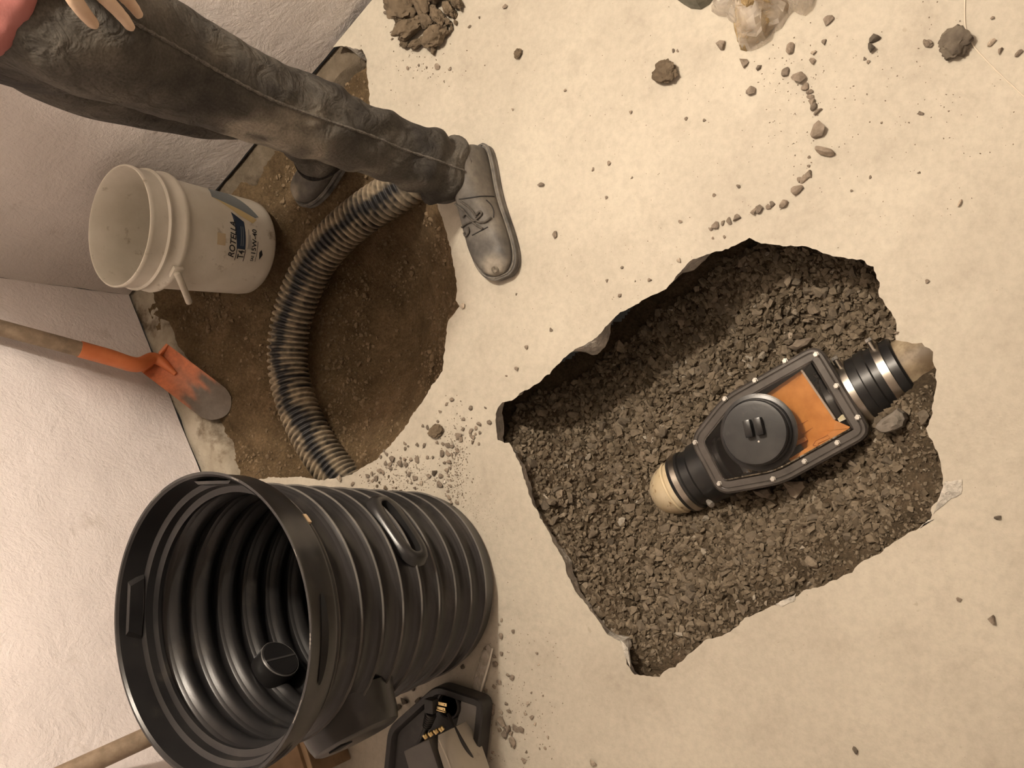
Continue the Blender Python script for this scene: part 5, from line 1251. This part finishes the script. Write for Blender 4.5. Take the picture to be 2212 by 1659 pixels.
# fine grit swept over the slab
Vs, Fs, n0 = [], [], 0
def grit(x, y, wx, wy, n, s0, s1):
    global n0
    Q = np.array([px(rng.normal(x, wx), rng.normal(y, wy)) for _ in range(n)])
    ok = ~inside(HOLE, Q) & ~inside(PITPOLY, Q) & ((Q - CORNER) @ DA > 0.03) & ((Q - CORNER) @ DB > 0.03)
    ok &= (np.linalg.norm(Q[:, :2] - BASINC, axis=1) > 0.205) & (np.linalg.norm(Q[:, :2] - px(1060, 465)[:2], axis=1) > 0.17)
    for q in Q[ok]:
        V, F = STONES[rng.integers(14)]; s = rng.uniform(s0, s1); a = rng.uniform(0, 6.28); ca, sa = math.cos(a), math.sin(a)
        W = (V * s) @ np.array([[ca, -sa, 0], [sa, ca, 0], [0, 0, 1]]).T + q + np.array([0, 0, 0.22 * s])
        Vs.append(W); Fs.extend(tuple(k + n0 for k in f) for f in F); n0 += len(V)
BASINC = px(915, 1257)[:2]
grit(870, 1035, 50, 28, 420, .0015, .005); grit(985, 1010, 14, 60, 420, .0012, .005); grit(1010, 1110, 40, 40, 500, .0010, .0026); grit(1120, 1500, 60, 110, 260, .0012, .004)
grit(900, 130, 60, 40, 90, .0015, .005); grit(1600, 300, 330, 220, 260, .001, .003); grit(1720, 200, 60, 80, 90, .0012, .004); grit(1300, 620, 150, 80, 90, .001, .003); grit(1950, 200, 150, 110, 90, .0012, .004); grit(1600, 900, 500, 500, 200, .0008, .002); grit(1200, 350, 160, 160, 60, .001, .003)
gr_ = mk('grit', (np.concatenate(Vs), Fs), M['stone'], smooth=False); tag(gr_, 'fine grit and dust crumbs scattered over the slab', 'grit', kind='stuff')

# ------------------------------------------------------------------ plastic bag with spoil, rock, thread
def dome(outline, zmax, rings, seed, crump, z0=0.001, expo=0.6, step=0.02, fq=1.0):
    P = jag([px(*q) for q in outline], True, step=step, amp=0.006, seed=seed); c = P.mean(0); R = []
    for k in np.linspace(1, 0.03, rings):
        q = c + (P - c) * k; h = zmax * (1 - k ** 2.2) ** expo
        R.append(np.array([[a[0] + crump * 0.6 * mnoise.noise(Vector((a[0] * 18 * fq, a[1] * 18 * fq, seed))), a[1] + crump * .6 * mnoise.noise(Vector((a[0] * 18 * fq, a[1] * 18 * fq, seed + 3))), z0 + max(0, h + min(1, h / 0.02) * crump * (abs(mnoise.noise(Vector((a[0] * 16 * fq, a[1] * 16 * fq, seed + 1)))) * 2 - .6 + 0.7 * mnoise.noise(Vector((a[0] * 45 * fq, a[1] * 45 * fq, seed)))))] for a in q]))
    return loft(R)
film = bpy.data.materials.new('crumpled_film'); film.use_nodes = True; nt = film.node_tree; nt.nodes.clear()
_o = nt.nodes.new('ShaderNodeOutputMaterial'); _t = nt.nodes.new('ShaderNodeBsdfTransparent'); _d2 = nt.nodes.new('ShaderNodeBsdfPrincipled'); _m = nt.nodes.new('ShaderNodeMixShader')
_d2.inputs['Base Color'].default_value = (0.72, 0.66, 0.58, 1); _d2.inputs['Roughness'].default_value = 0.18; _t.inputs['Color'].default_value = (0.93, 0.91, 0.88, 1)
nt.links.new(ramp_node(nt, noise_node(nt, 22, 4, .6, .5), [(0.35, (0.26, 0.26, 0.26, 1)), (0.68, (0.72, 0.72, 0.72, 1))]), _m.inputs[0]); nt.links.new(_t.outputs[0], _m.inputs[1]); nt.links.new(_d2.outputs[0], _m.inputs[2]); nt.links.new(_m.outputs[0], _o.inputs[0])
bg_ = thing('spoil_bag', 'crumpled clear plastic bag of tan spoil at the top edge', 'bag', px(1640, 20, 0))
M['spoil'] = mat('tan_spoil', (0.32, 0.22, 0.10, 1), (0.56, 0.44, 0.26, 1), 22, 0.9, bump=1.0, bscale=50, bdist=0.012, dirt=(0.14, 0.09, 0.045, 1), dscale=26, dlo=0.58, dhi=0.66)
mk('spoil', dome([(1590, 55), (1602, 92), (1612, 108), (1632, 98), (1668, 62), (1700, 30), (1722, -20), (1700, -90), (1620, -90), (1592, -10)], 0.062, 22, 2.2, 0.020, step=0.008, fq=1.6), M['spoil'], bg_, sharp=None)
mk('film', dome([(1538, 22), (1550, 36), (1575, 30), (1590, 66), (1606, 108), (1620, 112), (1646, 98), (1684, 58), (1708, 24), (1722, 34), (1742, 38), (1766, -10), (1770, -110), (1640, -130), (1536, -90)], 0.080, 20, 5.1, 0.024, step=0.012, fq=1.8), film, bg_, sharp=22)
o = mk('rock', dome([(1466, -4), (1478, 10), (1492, 18), (1512, 18), (1530, 10), (1545, -12), (1540, -60), (1490, -70), (1464, -40)], 0.05, 8, 7.7, 0.006), mat('green_grey_rock', (0.13, 0.125, 0.095, 1), (0.22, 0.21, 0.165, 1), 14, 0.8, bump=0.5, bscale=60, bdist=0.006), base=px(1505, -20, 0), sharp=30); tag(o, 'green-grey rock at the top edge left of the plastic bag', 'rock')
th = [px(x, y, 0.0012) for x, y in [(2086, -30), (2084, 20), (2086, 60), (2100, 95), (2130, 130), (2165, 165), (2215, 212), (2260, 260)]]
o = mk('thread', tube(th, 0.0011, 6, 60), mat('white_thread', (0.62, 0.55, 0.45, 1), rough=0.8), base=th[3]); tag(o, 'thin white thread lying on the slab at the right', 'thread')
# clear plastic sleeve beside the equipment
sl = thing('plastic_sleeve', 'flattened clear plastic sleeve on the slab beside the basin foot', 'plastic', px(1045, 1450, 0))
q = jag([px(x, y) for x, y in [(1056, 1390), (1066, 1402), (1050, 1470), (1046, 1490), (1036, 1504), (1022, 1494), (1020, 1488), (1034, 1440), (1044, 1404)]], True, 0.008, 0.002, 3.0); c_ = q.mean(0)
mk('sheet', loft([np.c_[c_ + (q - c_) * k, [0.001 + h * (1 + 0.5 * mnoise.noise(Vector((a[0] * 60, a[1] * 60, 1)))) for a in q]] for k, h in ((1, .0), (0.97, .004), (0.7, .007), (.35, .006), (.05, .007))]), film, sl, sharp=None)
mk('folded_edge', tube([px(1064, 1400, .008), px(1054, 1440, .01), (px(1042, 1480, .01)), px(1036, 1498, .008), px(1026, 1492, .006)], 0.0022, 7, 30), mat('cloudy_plastic', (0.62, 0.58, 0.50, 1), rough=0.25), sl)

# ------------------------------------------------------------------ black equipment base with grey-beige housing
def equipment():
    zt = 0.05
    C = [px(940, 1480, zt), px(1044, 1514, zt), px(1030, 1650, zt)]
    u = nz(C[2] - C[1]); v = nz(C[0] - C[1]); 
    poly = [C[0], C[1], C[1] + u * 0.33, C[0] + u * 0.33 + v * 0.12, C[0] + u * 0.13 + v * 0.12]
    t = thing('equipment_base', 'black moulded equipment base with grey panel and beige ribbed housing', 'equipment', px(985, 1600, 0))
    blk = mat('moulded_black', (0.014, 0.013, 0.013, 1), (0.026, 0.024, 0.023, 1), 20, 0.45, dirt=(0.06, 0.055, 0.045, 1), dscale=16, dlo=.6, dhi=.8)
    O = round_poly(poly, 0.024, 7); I = inset(O, 0.017); I2 = inset(O, 0.021)
    lv = lambda p, z: np.c_[np.asarray(p)[:, :2], np.full(len(p), z)]
    mk('tray', loft([lv(inset(O, .012), 0.001), lv(O, 0.012), lv(O, zt - .004), lv(inset(O, .003), zt), lv(inset(O, .0145), zt), lv(I, zt - .003), lv(I2, zt - .014)]), blk, t, sharp=35)
    pan = mat('grey_panel', (0.21, 0.205, 0.195, 1), (0.28, 0.27, 0.255, 1), 12, 0.5, dirt=(0.24, 0.22, 0.19, 1), dscale=10, dlo=.55, dhi=.8)
    mk('panel', prism(round_poly([px(992, 1508, zt), px(1027, 1526, zt), px(1020, 1590, zt), px(1012, 1650, zt), px(975, 1590, zt), px(985, 1550, zt)], 0.010, 5), zt - .0138, zt - .010), pan, t, smooth=False)
    mk('port_ring', lathe([(0.0, -.008), (0.024, -.008), (0.0255, .002), (0.029, .003), (0.031, 0), (0.031, -.012)], px(968, 1523, zt - .006), (0, 0, 1), 36), blk, t, sharp=35)
    # beige housing: rounded wedge rising towards the viewer's bottom edge
    bei = mat('beige_housing', (0.36, 0.33, 0.27, 1), (0.43, 0.395, 0.325, 1), 10, 0.4, dirt=(0.24, 0.21, 0.165, 1), dlo=.6, dhi=.8)
    gry = mat('grey_housing', (0.115, 0.108, 0.10, 1), (0.15, 0.142, 0.13, 1), 10, 0.4)
    A = px(936, 1592, zt + .03); B = px(984, 1570, zt + .03); D1 = px(1028, 1680, zt + .06); D0 = px(966, 1700, zt + .06)
    ax = nz((D1 + D0) / 2 - (A + B) / 2); sd = nz(B - A)
    def shell(c0, c1, n, w, h, name, m):
        R = []
        for k in np.linspace(0, 1, n):
            c = c0 * (1 - k) + c1 * k; ww = w * (0.86 + 0.14 * min(1, k * 5)); hh = h * (0.6 + 0.4 * min(1, k * 4))
            r = [c + sd * (ww * math.copysign(abs(math.cos(q)) ** .55, math.cos(q))) + np.array([0, 0, hh * math.sin(q) ** .7]) for q in np.linspace(0, math.pi, 15)]
            r += [c + sd * (-ww) + np.array([0, 0, -.06]), c + sd * ww + np.array([0, 0, -.06])]
            R.append(np.array(r))
        return mk(name, loft(R), m, t, sharp=35)
    h = shell((A * .35 + B * .65), (D0 * .4 + D1 * .6), 14, 0.024, 0.030, 'housing_band', bei)
    mk('band_groove', tube([px(948, 1598, zt + .075), px(962, 1630, zt + .075), px(975, 1662, zt + .08)], 0.0016, 6, 20), mat('pale_line', (0.5, 0.46, 0.38, 1), rough=.4), h)
    g2 = (A * 0.95 + B * .05) - sd * 0.035
    mk('side_panel', obox(g2 + ax * 0.035 - np.array([0, 0, .01]), sd * 0.040, ax * 0.036, np.array([0, 0, .035]), .006), gry, t)
    mk('side_panel', obox(g2 + ax * 0.125 - np.array([0, 0, .006]), sd * 0.046, ax * 0.050, np.array([0, 0, .040]), .008), bei, t)
    br = mat('brass', (0.62, 0.47, 0.22, 1), (0.72, 0.57, 0.30, 1), 60, 0.28, metal=1.0)
    for k in range(4):
        c = A + (B - A) * (0.08 + 0.24 * k) - sd * 0.012 + np.array([0, 0, .012]) - ax * 0.004
        mk('brass_stud', lathe([(0.0, .010), (.005, .010), (.0062, .008), (.0062, 0)], c, -ax + np.array([0, 0, .5]), 14), br, t, sharp=30)
    return t, zt, br
eq, zt, brass = equipment()
cord_m = mat('black_cord', (0.014, 0.013, 0.013, 1), (0.028, 0.026, 0.024, 1), 40, 0.45)
cd = thing('power_cord', 'black power cord with three brass plug prongs on the equipment base', 'cord', px(925, 1540, zt))
mk('cable', tube([px(930, 1548, zt + .030), px(918, 1580, zt + .022), px(905, 1612, zt + .03), px(896, 1640, zt + .03), px(880, 1680, zt + .03)], [.0085, .0065, .0065, .0065, .0065], 10, 40), cord_m, cd)
rel_ = mk('strain_relief', tube([px(931, 1540, zt + .034), px(922, 1570, zt + .026)], [0.0115, .0085], 12, 30), cord_m, cd)
for k in range(6): mk('relief_rib', lathe([(.0112 - .0004 * k, -.0012), (.0128 - .0005 * k, 0), (.0112 - .0004 * k, .0012)], px(930 - 1.5 * k, 1545 + 4.6 * k, zt + .0325 - .0012 * k), nz(px(922, 1570, zt + .026) - px(931, 1540, zt + .034)), 14), cord_m, rel_)
pd = nz(px(966, 1530, zt + .03) - px(938, 1524, zt + .03)); ps = nz(np.cross(pd, (0, 0, 1.0)))
pb = mk('plug_body', obox(px(932, 1524, zt + .034), pd * .012, ps * .015, np.array([0, 0, .011]), .004), cord_m, cd)
for x, y, k in ((956, 1521, 0), (953, 1531, 1)):
    c = px(x, y, zt + .036)
    pr = mk('flat_prong', obox(c, pd * .011, ps * .0034, np.array([0, 0, .0009]), .0004), brass, pb)
    mk('prong_hole', lathe([(0, .0002), (.0013, .0002), (.0013, 0)], c + pd * .006 + np.array([0, 0, .0009]), (0, 0, 1), 8), cord_m, pr)
mk('ground_prong', tube([px(944, 1533, zt + .036), px(954, 1536, zt + .036), px(962, 1538, zt + .036)], 0.0024, 10, 8), brass, pb)
lead = [px(968, 1542, zt + .012), px(985, 1578, zt + .03), px(1005, 1615, zt + .035), px(1028, 1655, zt + .02), px(1050, 1700, .03)]
o = mk('black_lead', tube(lead, [.003, .0042, .0052, .006, .006], 10, 40), cord_m, base=lead[0]); tag(o, 'thin black lead crossing the grey panel and beige housing', 'cord')
# corner of a brown cardboard box beneath the basin lip
cb0 = px(660, 1625, 0.0)
bx = thing('cardboard_box', 'brown cardboard box corner between basin lip and equipment', 'box', cb0)
card = mat('cardboard', (0.20, 0.125, 0.065, 1), (0.27, 0.175, 0.10, 1), 14, 0.85, dirt=(0.12, 0.075, 0.04, 1))
e1 = nz(px(700, 1600, .1) - px(610, 1640, .1)); e2 = np.cross((0, 0, 1.0), e1)
cc_ = px(660, 1632, 0.14) - e1 * 0.075; cc_[2] = 0.072
mk('carton', obox(cc_, e1 * 0.06, e2 * 0.05, np.array([0, 0, .07]), .002), card, bx)
mk('flap', obox(cc_ + e1 * 0.064 + np.array([0, 0, .060]), e1 * .012, e2 * .048, np.array([-.0, 0, .0015]), .0005), mat('cut_cardboard', (0.34, 0.235, 0.14, 1), rough=.9), bx)
